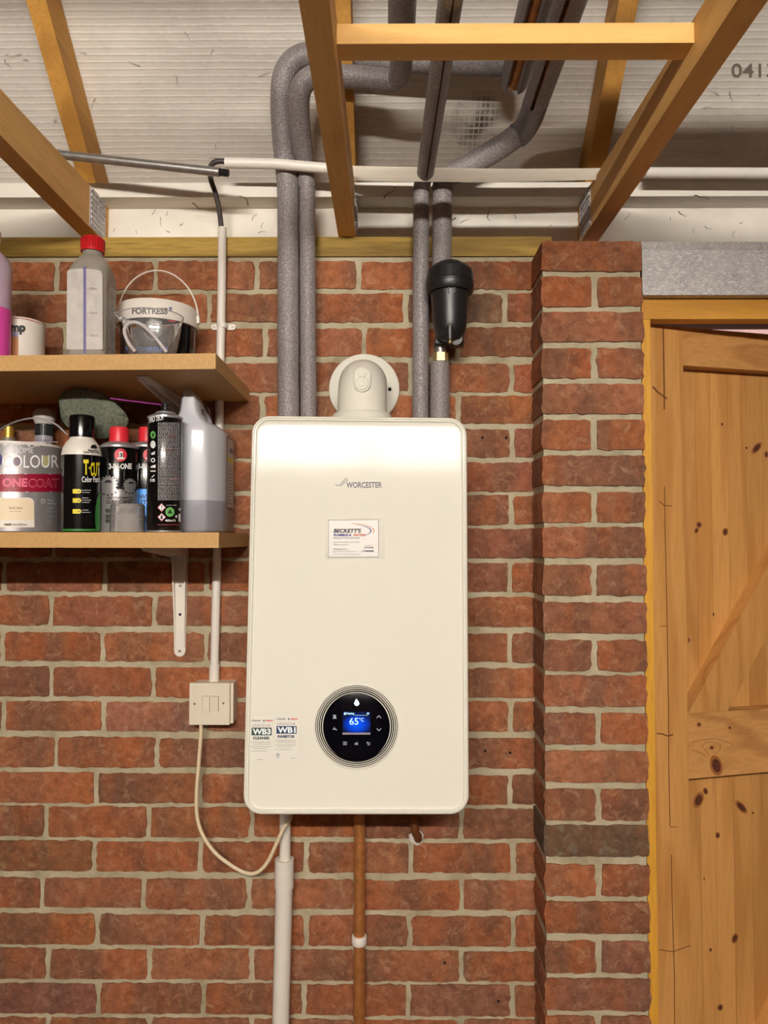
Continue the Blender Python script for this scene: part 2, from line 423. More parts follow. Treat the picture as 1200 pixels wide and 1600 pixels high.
# ================================================================== SETTING
def struct(name, bm, mat, **kw): return tag(obj(name, bm, mat, **kw), kind='structure')
XL, XR, YB = -2.3, 2.6, -4.9
bm = B(); box(bm, XL, XR, YB, 3.4, -.1, 0); struct('floor', bm, M['concrete'])
bm = B(); box(bm, XL, 0.325, .004, .10, 0, at(500, 401, 0).z-.0005); wall = struct('wall_back', bm, M['mortar'])
bm = B(); box(bm, 2.1, XR, -.1, .10, 0, E+.66); struct('wall_back_return', bm, M['painted_wall'])
bm = B(); box(bm, XL-.1, XL, YB, .1, 0, E+2.6); struct('wall_left', bm, M['painted_wall'])
bm = B(); box(bm, XR, XR+.1, YB, .1, 0, E+2.6); struct('wall_right', bm, M['painted_wall'])
bm = B(); box(bm, XL-.1, XR+.1, YB-.1, YB, 0, E+.9); struct('wall_front', bm, M['painted_wall'])
bm = B(); ym = -2.4
for y0, y1, s in ((.22, ym, 1), (ym, YB-.2, -1)):
    z = lambda y: mem_z(y) if s == 1 else mem_z(ym)-(ym-y)*SL
    hexa(bm, [(XL-.1, y0, z(y0)), (XR+.1, y0, z(y0)), (XR+.1, y1, z(y1)), (XL-.1, y1, z(y1)),
              (XL-.1, y0, z(y0)+.02), (XR+.1, y0, z(y0)+.02), (XR+.1, y1, z(y1)+.02), (XL-.1, y1, z(y1)+.02)])
for v in bm.verts: pass
ceil = struct('ceiling', bm, M['membrane'])
# object coordinates of the membrane = world x, y
d = Vector(ceil.location); ceil.data.transform(Matrix.Translation(d)); ceil.location = (0, 0, 0)
# white boards closing the eaves
def band(y_top, y_bot, Y, Yb, name, mat, x0=XL, x1=XR):
    zt = at(700, y_top, Y).z; zb = at(700, y_bot, Y).z
    bm = B(); box(bm, x0, x1, Y, Yb, zb, zt); return struct(name, bm, mat)
zc = at(700, 325, .05).z
bm = B(); box(bm, XL, XR, .05, .09, E+.66, zc+.005); struct('trim_1', bm, M['panel'])
bm = B(); box(bm, XL, XR, -.006, .14, zc, at(700, 285, -.006).z); struct('trim_2', bm, M['panel'])
# second narrow lip, right of the right-hand truss
z1 = at(1100, 293, -.02).z; z0 = at(1100, 308, -.02).z

# ---- bricks
def brick_bm(w, h, d, rnd, jag=.0014):
    """front face towards -y, origin at the front centre"""
    bm = B(); nx = max(7, int(w/.0115)); nz = 5
    def jit(x, z, edge):
        a = .0030 if edge else .0
        p = Vector((x*70+rnd*13, z*70, rnd*7))
        return Vector((noise.noise(p)*a*1.3 + noise.noise(p*3.3)*a*.8, 0, noise.noise(p+Vector((9, 9, 9)))*a + noise.noise(p*3.3+Vector((4, 1, 9)))*a*.8))
    grid = []
    for j in range(nz+1):
        row = []
        for i in range(nx+1):
            x = -w/2+w*i/nx; z = -h/2+h*j/nz; e = i in (0, nx) or j in (0, nz)
            y = .0016 if e else 0
            if (i in (0, nx)) and (j in (0, nz)): x *= 1-.0012/w*2; z *= 1-.0012/h*2; y = .002
            p = Vector((x, y+noise.noise(Vector((x*40+rnd*31, z*40, 2)))*.0011, z))+jit(x, z, e)
            row.append(bm.verts.new(p))
        grid.append(row)
    for j in range(nz):
        for i in range(nx): bm.faces.new((grid[j][i], grid[j][i+1], grid[j+1][i+1], grid[j+1][i]))
    rim = grid[0][:]+[grid[j][nx] for j in range(1, nz+1)]+grid[nz][nx-1::-1]+[grid[j][0] for j in range(nz-1, 0, -1)]
    back = [bm.verts.new((v.co.x*1.004, d, v.co.z*1.004)) for v in rim]
    n = len(rim)
    for i in range(n): bm.faces.new((rim[i], back[i], back[(i+1) % n], rim[(i+1) % n]))
    return bm
def place_brick(x0, x1, z, h, Y, parent, depth=.03, color=(1, 1, 1, 1), side=None):
    w = x1-x0; r = random.random()*10
    bm = brick_bm(w, h, depth, r)
    bmesh.ops.recalc_face_normals(bm, faces=bm.faces)
    me = bpy.data.meshes.new('brick'); bm.to_mesh(me); bm.free(); me.materials.append(M['brick'])
    me.polygons.foreach_set('use_smooth', [True]*len(me.polygons)); me.set_sharp_from_angle(angle=math.radians(50))
    o = bpy.data.objects.new('brick', me); COL.objects.link(o); o.parent = parent
    o.location = Vector(((x0+x1)/2, Y+random.uniform(-.0008, .0008), z)) - rootloc(parent)
    o.color = color
    return o
mids = [430, 481, 534.5, 590, 640, 693, 744, 796.5, 849, 901, 955, 1011, 1066, 1120, 1177, 1233, 1285.5, 1340, 1398, 1454.5, 1509, 1563, 1617, 1671]
joints = [[-70, 88, 242, 401, 560, 716], [13, 170, 327, 480, 634, 789], [-56, 101, 258, 414, 569, 715], [15, 171, 328, 485, 642, 799],
          [-61, 96, 253, 410, 563, 716], [15, 172, 329, 486, 643, 800], [-73, 84, 241, 400, 558, 716], [12, 168, 325, 483, 641, 799],
          [-72, 83, 240, 400, 558, 717], [5, 163, 323, 482, 640, 797], [-78, 79, 241, 400, 560, 718], [3, 160, 322, 480, 639, 797],
          [-78, 80, 239, 397, 556, 717], [5, 161, 320, 479, 640, 798], [-70, 87, 245, 403, 562, 720], [-8, 150, 312, 474, 637, 797],
          [-86, 72, 232, 393, 557, 721], [-13, 147, 313, 478, 642, 802], [-94, 65, 224, 389, 556, 721], [-8, 152, 315, 478, 640, 802],
          [-85, 74, 233, 393, 557, 721], [-7, 153, 317, 475, 638, 801], [-85, 74, 233, 393, 555, 720], [-7, 153, 315, 477, 640, 801]]
tones = {(1, 799): (.62, .82, .92, 1), (2, 799): (.72, .80, .88, 1), (8, 799): (.80, .78, .85, 1), (3, 560): (.72, .8, .85, 1), (15, 399): (.80, .86, .92, 1),
         (11, 700): (.9, .9, .9, 1), (12, 40): (.8, .8, .8, 1), (13, 399): (1.08, 1.15, 1.25, 1), (17, 60): (.70, .82, .85, 1), (21, 60): (.85, .85, 1.0, 1)}
XE = .3215
for r, (my, js) in enumerate(zip(mids, joints)):
    J = [js[0]-158*2, js[0]-158]+js
    z = at(500, my, 0).z
    xs = [at(j, my, 0).x for j in J]+[XE+.004]
    for a, b in zip(range(len(xs)), range(1, len(xs))):
        x0, x1 = xs[a]+.0055, xs[b]-.0055
        if x1-x0 < .02: continue
        pxm = (J[a]+(J[b] if b < len(J) else 832))/2
        colr = (1, 1, 1, 1)
        for (rr, xx), c in tones.items():
            pass
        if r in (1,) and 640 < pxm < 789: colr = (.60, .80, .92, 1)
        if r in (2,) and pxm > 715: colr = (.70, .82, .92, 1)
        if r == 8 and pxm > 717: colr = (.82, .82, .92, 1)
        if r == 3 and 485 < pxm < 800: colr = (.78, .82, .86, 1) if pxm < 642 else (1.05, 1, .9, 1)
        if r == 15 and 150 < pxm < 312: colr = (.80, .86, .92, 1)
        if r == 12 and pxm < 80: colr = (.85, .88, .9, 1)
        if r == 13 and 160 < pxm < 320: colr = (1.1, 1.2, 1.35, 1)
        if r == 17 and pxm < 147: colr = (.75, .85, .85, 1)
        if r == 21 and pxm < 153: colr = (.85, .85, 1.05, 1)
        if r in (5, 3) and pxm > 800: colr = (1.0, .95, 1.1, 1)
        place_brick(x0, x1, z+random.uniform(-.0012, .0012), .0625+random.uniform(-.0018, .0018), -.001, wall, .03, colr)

# ---- projecting brick pier
PX0, PX1, PY = at(848, 800, -.108).x, at(1009, 800, -.108).x, -.108
bm = B(); box(bm, PX0+.004, PX1-.004, PY+.006, .098, 0, at(930, 384, PY).z); pier = struct('wall_pier', bm, M['mortar'])
pm = [400, 455, 510, 567, 623, 679, 735, 792.5, 847.5, 906.5, 965.5, 1025, 1080, 1139, 1198.5, 1258.5, 1315, 1376.5, 1435, 1497, 1555.5, 1614, 1673]
for r, my in enumerate(pm):
    z = at(930, my, PY).z; h = .0615
    if r % 2 == 0:
        c = (.50, .78, .98, 1) if r == 16 else (1, 1, 1, 1)
        if r == 12: c = (1.12, 1.15, 1.25, 1)
        place_brick(PX0, PX1, z, h, PY, pier, .205, c)
    else:
        xm = at(929 if my < 1100 else 936, my, PY).x
        place_brick(PX0, xm-.0065, z, h, PY, pier, .205); place_brick(xm+.0065, PX1, z, h, PY, pier, .205)

# ---- drill holes
hp = B()
for x, y in ((754, 684), (791, 684), (758, 1173), (797, 1176), (695, 1504), (779, 1564)):
    p = at(x, y, -.001); lathe(hp, p, [(.0030, -.0021), (.0030, -.0015)], 10, 'Y')
obj('drill_holes', hp, M['dark'], wall)['kind'] = 'stuff'

# ---- timber wall plate, on the wall under the joists
ZP0, ZP1 = at(500, 401, 0).z, at(500, 371, 0).z; JB = ZP1-E+.0006
bm = B(); box(bm, XL, PX0+.045, -.003, .094, ZP0, ZP1)
tag(obj('wall_plate', bm, M['plate'], bevel=.001), 'greenish yellow timber wall plate lying along the top of the brick wall', 'timber beam')

# ================================================================== ROOF TIMBERS
def truss(x0, where, dx0=0, dx1=0, rx=0, rd=.125):
    # bottom chord / joist
    x1 = x0+.038
    bm = B(); ys = [(YB+.1, .722), (-.8, .722), (.075, .758)]
    loops(bm, [[Vector((x0, y_, E+JB)), Vector((x1, y_, E+JB)), Vector((x1, y_, E+h_)), Vector((x0, y_, E+h_))] for y_, h_ in ys])
    t = tag(obj('ceiling_joist', bm, M['joist'], bevel=.0015), 'horizontal pine joist overhead, '+where, 'joist', 'pine joists running overhead to the wall')
    # top chord / rafter
    x0 += rx; x1 += rx
    z = lambda y: mem_z(y)-.003
    bm = B(); y0, y1 = .095, -2.3
    hexa(bm, [(x0, y0, z(y0)-rd), (x1, y0, z(y0)-rd), (x1, y1, z(y1)-rd), (x0, y1, z(y1)-rd), (x0, y0, z(y0)), (x1, y0, z(y0)), (x1, y1, z(y1)), (x0, y1, z(y1))])
    tag(obj('rafter', bm, M['rafter'], bevel=.0015), 'sloping pine rafter under the white roof sheet, '+where, 'rafter', 'sloping pine rafters under the roof sheet')
    return t
JX = [-.679, -.1125, .428]
t1 = truss(JX[0], 'the leftmost one, above the red-capped bottle', rx=-.017, rd=.105)
t2 = truss(JX[1], 'the middle one, beside bent grey pipes')
t3 = truss(JX[2], 'the rightmost one, above the brick pier', rx=.008, rd=.11)
def nail_plate(t, x, side):
    bm = B(); s = side
    box(bm, min(x, x+s*.0012), max(x, x+s*.0012), -.055, .03, E+.665, E+.752)
    for i in range(7):
        for j in range(9):
            zz = E+.672+i*.012; yy = -.050+j*.0092
            box(bm, min(x+s*.001, x+s*.0035), max(x+s*.001, x+s*.0035), yy, yy+.002, zz, zz+.006)
    obj('nail_plate', bm, M['galv'], t)
nail_plate(t1, JX[0]+.038, 1); nail_plate(t2, JX[1]+.038, 1); nail_plate(t3, JX[2], -1)
# cross batten between the middle and right joists
bm = B(); box(bm, JX[1]+.038, JX[2], -.586, -.549, E+.696, E+.725)
tag(obj('cross_batten', bm, M['batten'], bevel=.0012), 'pale pine cross batten bridging the middle and right joists', 'timber batten')

# lettering printed on the membrane
P = Print(); P.text('0413', 1143, 99, 1212, 121, bold=.01)
lt = P.build('lettering', m_plain('grey_print', srgb(120, 108, 100), .8), ceil, lambda x, y: on_mem(x, y, .0015))

# ================================================================== INSULATED PIPES
PYB = -.047
def riser(px_bot, px_top, r, y_top, parent, y_bot=None, yy=PYB):
    a = at(px_bot, 650, yy); b = at(px_top, y_top, yy)
    z0 = E+.2258 if y_bot is None else at(px_bot, y_bot, yy).z
    bm = B(); n = 14; pts = []; rad = []
    rr = random.Random(px_bot)
    for i in range(n+1):
        t = i/n; z = z0+(b.z-z0)*t; pts.append(Vector((a.x+(b.x-a.x)*(z-a.z)/(b.z-a.z), yy, z))); rad.append(r*(1+rr.uniform(-.02, .02)))
    tube(bm, pts, rad, 24); return obj('riser_sleeve', bm, M['foam'], parent, smooth=True)
def path_px(L): return [at(x, y, Y) for x, y, Y in L]
# pipe 1 (far left, fat)
base = at(450, 650, PYB)
t = thing('insulated_pipe', (base.x, PYB, E+.2258), 'thick grey foam-lagged pipe, far left of four above the boiler, bending right overhead', 'pipe', 'grey lagged pipes above the boiler')
riser(451, 450, .0232, 290, t)
bm = B(); pts = smooth_path(path_px([(450, 293, PYB), (447, 262, -.052), (442, 210, -.075), (440, 160, -.1), (443, 122, -.12), (456, 98, -.125), (478, 87, -.13), (520, 90, -.13), (650, 96, -.13), (790, 100, -.13)]), 6)
tube(bm, pts, .0235, 24); obj('bend_sleeve', bm, M['foam'], t, smooth=True)
p0 = at(803, 127, -.125); 
bm = B(); open_sleeve(bm, p0, p0+Vector((0, -1.1, 0)), .029, .010, .95, turn=-.2, r1=.031); obj('run_sleeve', bm, M['foam'], t, smooth=True)
bm = B(); tube(bm, [p0+Vector((0, .0, -.008)), p0+Vector((0, -1.1, -.008))], .0115, 16); obj('copper_core', bm, M['copper'], t, smooth=True)
# pipe 2
base = at(482, 650, PYB)
t = thing('insulated_pipe', (base.x, PYB, E+.2258), 'thinner grey foam-lagged pipe, second from the left above the boiler, ending in a looped bend', 'pipe', 'grey lagged pipes above the boiler')
riser(482, 480, .0172, 292, t)
bm = B(); pts = smooth_path(path_px([(480, 294, PYB), (476, 255, -.058), (470, 210, -.095), (467, 170, -.13), (470, 140, -.155), (485, 122, -.165), (515, 118, -.168), (560, 121, -.168), (600, 125, -.168), (618, 124, -.172), (626, 112, -.20), (627, 92, -.235), (628, 60, -.29), (628, 30, -.33)]), 6)
tube(bm, pts, [.0185]*8+[.0215]*(len(pts)-8), 24); obj('bend_sleeve', bm, M['foam'], t, smooth=True)
p0 = at(628, 24, -.34)
bm = B(); tube(bm, smooth_path([p0+Vector((0, .025, -.003)), p0, p0+Vector((0, -.3, .0)), p0+Vector((0, -1.0, 0))], 4), .0245, 24); obj('run_sleeve', bm, M['foam'], t, smooth=True)
# pipe 3
base = at(658, 650, PYB)
t = thing('insulated_pipe', (base.x, PYB, E+.2258), 'slim grey foam-lagged pipe left of the black filter, straight down to the boiler', 'pipe', 'grey lagged pipes above the boiler')
riser(657, 658, .0172, 297, t)
p1 = at(660, 283, -.060); zz = p1.z
bm = B(); tube(bm, smooth_path([at(658, 300, PYB), at(658, 291, -.050), Vector((p1.x+.002, -.062, zz-.004)), Vector((p1.x+.004, -.085, zz))], 6), .0165, 20); obj('bend_sleeve', bm, M['foam'], t, smooth=True)
bm = B(); open_sleeve(bm, (p1.x+.004, -.075, zz), (p1.x+.03, -1.2, zz), .0178, .0065, .15, turn=.1); obj('run_sleeve', bm, M['foam'], t, smooth=True)
bm = B(); tube(bm, [(p1.x+.004, -.08, zz), (p1.x+.03, -1.2, zz)], .0108, 14); obj('copper_core', bm, M['copper_old'], t, smooth=True)
# pipe 4 (with the filter)
base = at(688, 650, PYB)
t = thing('insulated_pipe', (base.x, PYB, E+.2258), 'grey foam-lagged pipe carrying the black filter, taped at its bend', 'pipe', 'grey lagged pipes above the boiler')
riser(687, 687, .0208, 567, t)
b = at(691, 296, PYB)
bm = B(); pts = [at(690, 440, PYB), at(690, 400, PYB), at(691, 350, PYB), b]; tube(bm, pts, .0210, 24); obj('riser_sleeve', bm, M['foam'], t, smooth=True)
bm = B(); pts = smooth_path(path_px([(691, 298, PYB), (695, 284, -.05), (712, 270, -.058), (745, 252, -.075), (785, 228, -.092), (812, 208, -.105)]), 6)
tube(bm, pts, .0232, 24); obj('bend_sleeve', bm, M['foam'], t, smooth=True)
p4 = at(820, 200, -.115)
bm = B(); tube(bm, smooth_path([at(806, 213, -.100), at(817, 204, -.108), p4+Vector((.006, -.03, .004)), p4+Vector((.007, -.085, .006))], 6), .0252, 24)
obj('tape_wrap', bm, m_plain('grey_tape', srgb(112, 104, 108), .22, bmp=.004, bscale=45), t, smooth=True)
q = p4+Vector((.007, -.06, .006))
bm = B(); open_sleeve(bm, q, q+Vector((.0, -1.0, 0)), .0245, .009, .30, turn=-.45, r1=.030); obj('run_sleeve', bm, M['foam'], t, smooth=True)
bm = B(); tube(bm, [q+Vector((.003, 0, -.005)), q+Vector((.003, -1.0, -.008))], .0115, 14); obj('copper_core', bm, M['copper'], t, smooth=True)
bm = B(); a_ = at(690, 450, PYB); b_ = at(687, 570, PYB); tube(bm, [a_, b_], .0108, 16); obj('copper_core', bm, M['copper_old'], t, smooth=True)

# ================================================================== FILTER
FY = -.102; fc = at(703, 480, FY)
t = thing('magnetic_filter', (fc.x, FY, at(703, 545, FY).z), 'black ribbed plastic heating filter canister mounted on the right-hand grey pipe', 'filter')
s = mpp(FY); zf = lambda y: at(703, y, FY).z
bm = B(); lathe(bm, fc, [(.008, zf(534)), (.020, zf(531)), (.028, zf(525)), (.0325, zf(516)), (.0345, zf(508)), (.0365, zf(485)), (.0395, zf(455)), (.040, zf(448))], 36)
obj('canister', bm, M['black'], t, smooth=True)
bm = B()
for dx in (-.006, .006): box(bm, fc.x+dx-.001, fc.x+dx+.001, FY-.0415, FY-.034, zf(468), zf(449))
obj('rib', bm, M['black'], t)
bm = B(); lathe(bm, fc, [(.0455, zf(459)), (.0485, zf(456)), (.0492, zf(447)), (.0470, zf(446)), (.0470, zf(443)), (.0480, zf(442)), (.0450, zf(424)), (.036, zf(417)), (.020, zf(410)), (.001, zf(408))], 40)
obj('screw_cap', bm, M['black'], t, smooth=True)
bm = B()
for i in range(16):
    a = 2*PI*i/16+.1; c_, s_ = cos(a), sin(a)
    p = Vector((fc.x+.0468*c_, FY+.0468*s_, 0)); u = Vector((-s_, c_, 0)); o_ = Vector((c_, s_, 0))
    z0, z1 = zf(442), zf(425)
    hexa(bm, [p-u*.0026+Vector((0, 0, z0)), p+u*.0026+Vector((0, 0, z0)), p+u*.0026+o_*.0030+Vector((0, 0, z0)), p-u*.0026+o_*.0030+Vector((0, 0, z0)),
              p-u*.0026-o_*.003+Vector((0, 0, z1)), p+u*.0026-o_*.003+Vector((0, 0, z1)), p+u*.0026-o_*.0002+Vector((0, 0, z1)), p-u*.0026-o_*.0002+Vector((0, 0, z1))])
obj('cap_grip', bm, M['black'], t)
bm = B(); d0 = Vector((fc.x-.002, FY-.024, zf(521))); lathe(bm, d0, [(.004, zf(539)), (.008, zf(536)), (.009, zf(524)), (.010, zf(516))], 16); obj('drain_boss', bm, M['black'], t, smooth=True)
bm = B(); lathe(bm, d0+Vector((0, -.004, 0)), [(.003, zf(542)), (.003, zf(536))], 8); obj('drain_valve', bm, M['brass'], t)
bm = B(); tube(bm, [Vector((fc.x+.012, FY+.03, zf(527))), Vector((fc.x+.012, FY-.006, zf(530)))], .013, 16); tube(bm, [Vector((fc.x+.018, FY+.02, zf(520))), Vector((fc.x+.018, FY+.02, zf(538)))], .012, 16); obj('valve_body', bm, M['black'], t, smooth=True)
cx = at(688, 550, PYB).x
bm = B(); box(bm, cx-.012, cx+.03, FY+.02, PYB+.012, zf(532), zf(520)); obj('bracket', bm, M['black'], t, bevel=.003)
n_ = thing('compression_nut', (cx, PYB-.004, at(688, 567, PYB).z), 'small shiny brass compression nut under the black filter', 'pipe fitting')
bm = B(); zn = lambda y: at(688, y, PYB).z
lathe(bm, (cx, PYB-.004), [(.0165, zn(566)), (.0165, zn(553))], 6); obj('hex_nut', bm, M['brass'], n_, bevel=.001)
bm = B(); lathe(bm, (cx, PYB-.004), [(.0125, zn(553)), (.0125, zn(543)), (.014, zn(542)), (.014, zn(536))], 16); obj('collar', bm, M['steel'], n_, smooth=True)

# ================================================================== FLUE
FLY = -.125; f0 = at(566, 600, FLY)
t = thing('flue_elbow', (f0.x, FLY, E+.2262), 'white plastic flue elbow rising from the boiler top and turning into the wall', 'flue')
r = .0495; ztop = at(566, 560, FLY).z-r+.010; br = .062
pts = [Vector((f0.x, FLY, E+.236)), Vector((f0.x, FLY, ztop-br))]
for i in range(1, 9):
    a = PI/2*i/8; pts.append(Vector((f0.x, FLY+br*(1-cos(a)), ztop-br+br*sin(a))))
pts.append(Vector((f0.x, -.012, ztop)))
bm = B(); tube(bm, pts, r, 40); obj('elbow', bm, M['flue'], t, smooth=True)
bm = B(); lathe(bm, f0, [(.0575, E+.2262), (.0595, E+.232), (.0595, E+.2445), (.056, E+.2485), (.051, E+.2495)], 44); obj('collar', bm, M['flue'], t, smooth=True)
wp = at(569, 608, -.004)
bm = B(); lathe(bm, wp, [(.0770, -.0042), (.0765, -.007), (.072, -.0095), (.05, -.0105)], 56, 'Y'); obj('wall_collar', bm, M['flue'], t, smooth=True)
# moulded sampling caps on the elbow face
def on_elbow(x, y, off): return hit_cyl(x, y, (f0.x, FLY), r+off)
bm = B()
def pad(bm, cxp, y0, y1, wpx, h, top=None):
    rad = wpx/2; ring = []
    for i in range(13): a = PI*i/12; ring.append((cxp+rad*cos(a), y0+rad-rad*sin(a)))
    for i in range(13): a = PI+PI*i/12; ring.append((cxp+rad*cos(a), y1-rad-rad*sin(a)))
    sh = lambda f: [(cxp+(x-cxp)*f, (y0+y1)/2+(y-(y0+y1)/2)*f) for x, y in ring]
    loops(bm, [[on_elbow(x, y, -.004) for x, y in sh(1)], [on_elbow(x, y, h*.7) for x, y in sh(1)], [on_elbow(x, y, h) for x, y in sh(.93)]])
pad(bm, 566, 574, 612, 25, .0012); obj('sampling_pad', bm, M['flue'], t, smooth=True)
for cy_, rr in ((582.5, 7), (599, 10)):
    bm = B(); pad(bm, 565.5, cy_-rr, cy_+rr, rr*2, .0032); pad(bm, 565.5, cy_-rr*.55, cy_+rr*.55, rr*1.1, .0038); obj('sampling_cap', bm, M['flue'], t, smooth=True)
bm = B(); q = at(609, 607, -.02); lathe(bm, q, [(.003, -.02), (.004, -.011)], 10, 'Y'); obj('screw', bm, M['dark'], t)

# ================================================================== BOILER
YT, YBt = -.248, -.285
TL, TR, BL, BR = at(393, 648.5, YT), at(730, 652, YT), at(378.5, 1274, YBt), at(733.5, 1274, YBt)
bw, bh = (TR-TL).length, (TL-BL).length
Nn = (TR-TL).cross(BL-TL).normalized()
if Nn.y > 0: Nn = -Nn
def bmap(a, b, n):            # a 0..1 left to right, b 0..1 bottom to top
    return (BL*(1-a)+BR*a)*(1-b) + (TL*(1-a)+TR*a)*b + Nn*n
t = thing('boiler', ((BL.x+BR.x)/2, -.02, BL.z), 'white wall-hung combi boiler with rounded corners and a round black control dial', 'boiler')
rings = []; R0 = .034
def bring(inset, n, back=None):
    out = []
    for x, y in rrect(bw-2*inset, bh-2*inset, max(R0-inset, .004), 10):
        p = bmap(x/bw+.5, y/bh+.5, n)
        if back is not None: p.y = back
        out.append(p)
    return out
rings = [bring(.003, -.001), bring(.0010, -.0030), bring(0, -.008), bring(0, -.022), bring(.002, -.024)]
prof = [(.0025, -.0006), (.0042, 0), (.0052, -.0002), (.0056, -.0026), (.0064, -.0026), (.0068, -.0004), (.0088, -.0006), (.0094, -.0034), (.0102, -.0040), (.014, -.0044), (.020, -.0046), (.080, -.0046)]
rings = [bring(.006, -.026), bring(0, -.026), bring(0, -.008), bring(.0010, -.0030)]+[bring(i, n) for i, n in prof]
bm = B(); loops(bm, rings); obj('front_cover', bm, M['boiler'], t, smooth=True, angle=50)
bm = B(); loops(bm, [bring(.004, 0, -.020), bring(.004, -.0262)]); obj('case', bm, M['boiler_body'], t, smooth=True)
PN = -.0046
pc = bmap(.5, .5, PN)
bp = lambda off=.0004: (lambda x, y: hit(x, y, pc+Nn*off, Nn))
# logo
P = Print(); P.text('WORCESTER', 541, 753, 597, 762.5, bold=.03)
silver = m_plain('silver_foil', srgb(112, 108, 116), .5, var=.3, vscale=90)
P.line([(524, 757), (527, 759), (532, 757), (538, 750), (543, 747)], 1.1).line([(532, 760), (537, 755), (541, 751), (544, 750)], 1.0)
P.build('lettering', silver, t, bp())
# dial
dc = (557, 1135); dp = hit(dc[0], dc[1], pc, Nn); pxm = (dp.y-CAM.y)/F
u = (TR-TL).normalized(); vv = (TL-BL).normalized()
def disc_rings(bm, prof, seg=72):
    loops(bm, [[dp+(u*cos(2*PI*i/seg)+vv*sin(2*PI*i/seg))*(r_*pxm)+Nn*h for i in range(seg)] for r_, h in prof])
dial = obj('control_dial', (lambda b_: (disc_rings(b_, [(66, 0), (65.5, .0012), (64.5, .0016), (53, .0030), (51, .0026)]), b_)[1])(B()), M['flue'], t, smooth=True)
P = Print()
for rr, ww in ((63.6, .5), (60.9, .65), (57.9, .85), (54.9, 1.05)): P.ring(dc[0], dc[1], rr-ww, rr+ww, 72)
P.build('ring_line', m_plain('ring_black', srgb(22, 18, 18), .7, spec=.1), dial, bp(.0038))
bm = B(); disc_rings(bm, [(51.8, .001), (51.8, .0032), (51, .0036)]); obj('glass_face', bm, m_plain('dial_glass', srgb(6, 6, 12), .12, spec=.12), dial, smooth=True)
dz = bp(.0041)
m, nt, b = newmat('blue_backlit_screen')
tc = N(nt, 'ShaderNodeTexCoord'); mp = N(nt, 'ShaderNodeMapping'); nt.links.new(tc.outputs['Generated'], mp.inputs[0])
mp.inputs['Location'].default_value = (-.5, 0, -.42)
mp.inputs['Scale'].default_value = (1, 0, 1.05)
ln = N(nt, 'ShaderNodeVectorMath', operation='LENGTH'); nt.links.new(mp.outputs[0], ln.inputs[0])
c = ramp(nt, ln.outputs['Value'], [(.12, (0, .10, 1, 1)), (.34, (0, .045, .55, 1)), (.52, (.002, .008, .06, 1))])
b.inputs['Base Color'].default_value = (0, 0, 0, 1); nt.links.new(c, b.inputs['Emission Color']); b.inputs['Emission Strength'].default_value = 1.0; b.inputs['Specular IOR Level'].default_value = .05
P = Print(); P.rect(535.5, 1112, 579, 1145); P.build('screen', m, dial, dz)
P = Print(); P.rect(535, 1144.8, 579, 1147.8); P.build('screen_bar', m_plain('grey_bar', srgb(150, 140, 150), .4), dial, bp(.0044))
P = Print(); P.text('65', 546, 1121.5, 560, 1132.5, bold=.01); P.text('°C', 561, 1121.5, 568.5, 1127.5, bold=.01)
P.text('Heating', 541.5, 1113, 553.5, 1117.3, bold=.03); P.rect(537.5, 1113.2, 540.5, 1117); P.disc(575, 1114.8, 1.8, 1.4); P.line([(554, 1117.6), (575, 1117.6)], .4)
P.build('display_text', m_emit('screen_text', (.55, .88, 1, 1), 1.3), dial, bp(.0045))
P = Print(); P.poly([(556.8, 1092), (560, 1096), (561.3, 1099.5), (559.8, 1102), (557.6, 1102.8), (555, 1102), (553.4, 1099.5), (554.6, 1096)])
P.build('flame_light', m_emit('white_led', (.75, .88, 1, 1), 4.0), dial, bp(.0045))
P = Print(); P.line([(588.5, 1122), (592, 1118), (595.5, 1122)], 1.1).line([(588.5, 1138), (592, 1142), (595.5, 1138)], 1.1)
for i in range(3): P.line([(536, 1159.5+i*2), (542, 1159.5+i*2)], .9)
P.text('ok', 554, 1159, 560, 1164, bold=.02); P.line([(573.5, 1160.5), (577, 1160.5), (578, 1162), (577, 1164), (574, 1164)], .9).poly([(572.5, 1160.5), (575, 1158.8), (575, 1162.3)])
P.rect(520, 1117, 525, 1118).rect(521, 1118.4, 525, 1122); P.line([(519.5, 1122.5), (526, 1122.5)], .8)
P.line([(520, 1139.5), (524, 1139), (526, 1141)], 1.4).line([(522.3, 1136), (522.3, 1139)], 1)
P.build('button_icon', m_emit('button_backlight', (.8, .8, .85, 1), .55), dial, bp(.0045))
# installer's card
card = tag(obj('business_card', (lambda b_: (hexa(b_, [hit(x, y, pc+Nn*o_, Nn) for o_ in (.0002, .0008) for x, y in ((512.5, 870.5), (592, 870), (591.5, 811.5), (512, 812.5))]), b_)[1])(B()), m_plain('card_white', srgb(236, 232, 228), .4)), "white installer's card with coloured arcs, stuck in the middle of the boiler front", 'card')
bm = B(); hexa(bm, [hit(x, y, pc+Nn*o_, Nn) for o_ in (.0010, .0013) for x, y in ((508.5, 873.5), (601, 873), (600, 808.5), (508, 809.5))]); obj('clear_pocket', bm, m_mixtrans('clear_film', srgb(226, 218, 212), .10, .3), card)
f1 = bp(.0016)
ink = m_plain('dark_ink', srgb(44, 40, 58), .6); ink2 = m_plain('grey_ink', srgb(120, 116, 132), .6)
P = Print(); P.text("BECKETT'S", 521, 826, 564.5, 832.6, bold=.04, slant=.25); P.line([(513.3, 812.6), (591.3, 811.9), (591.8, 870), (513, 870.6), (513.3, 812.6)], .5); P.build('lettering', ink, card, f1)
P = Print(); P.text('PLUMBING &', 521, 834, 549, 837.8, bold=.05, slant=.2)
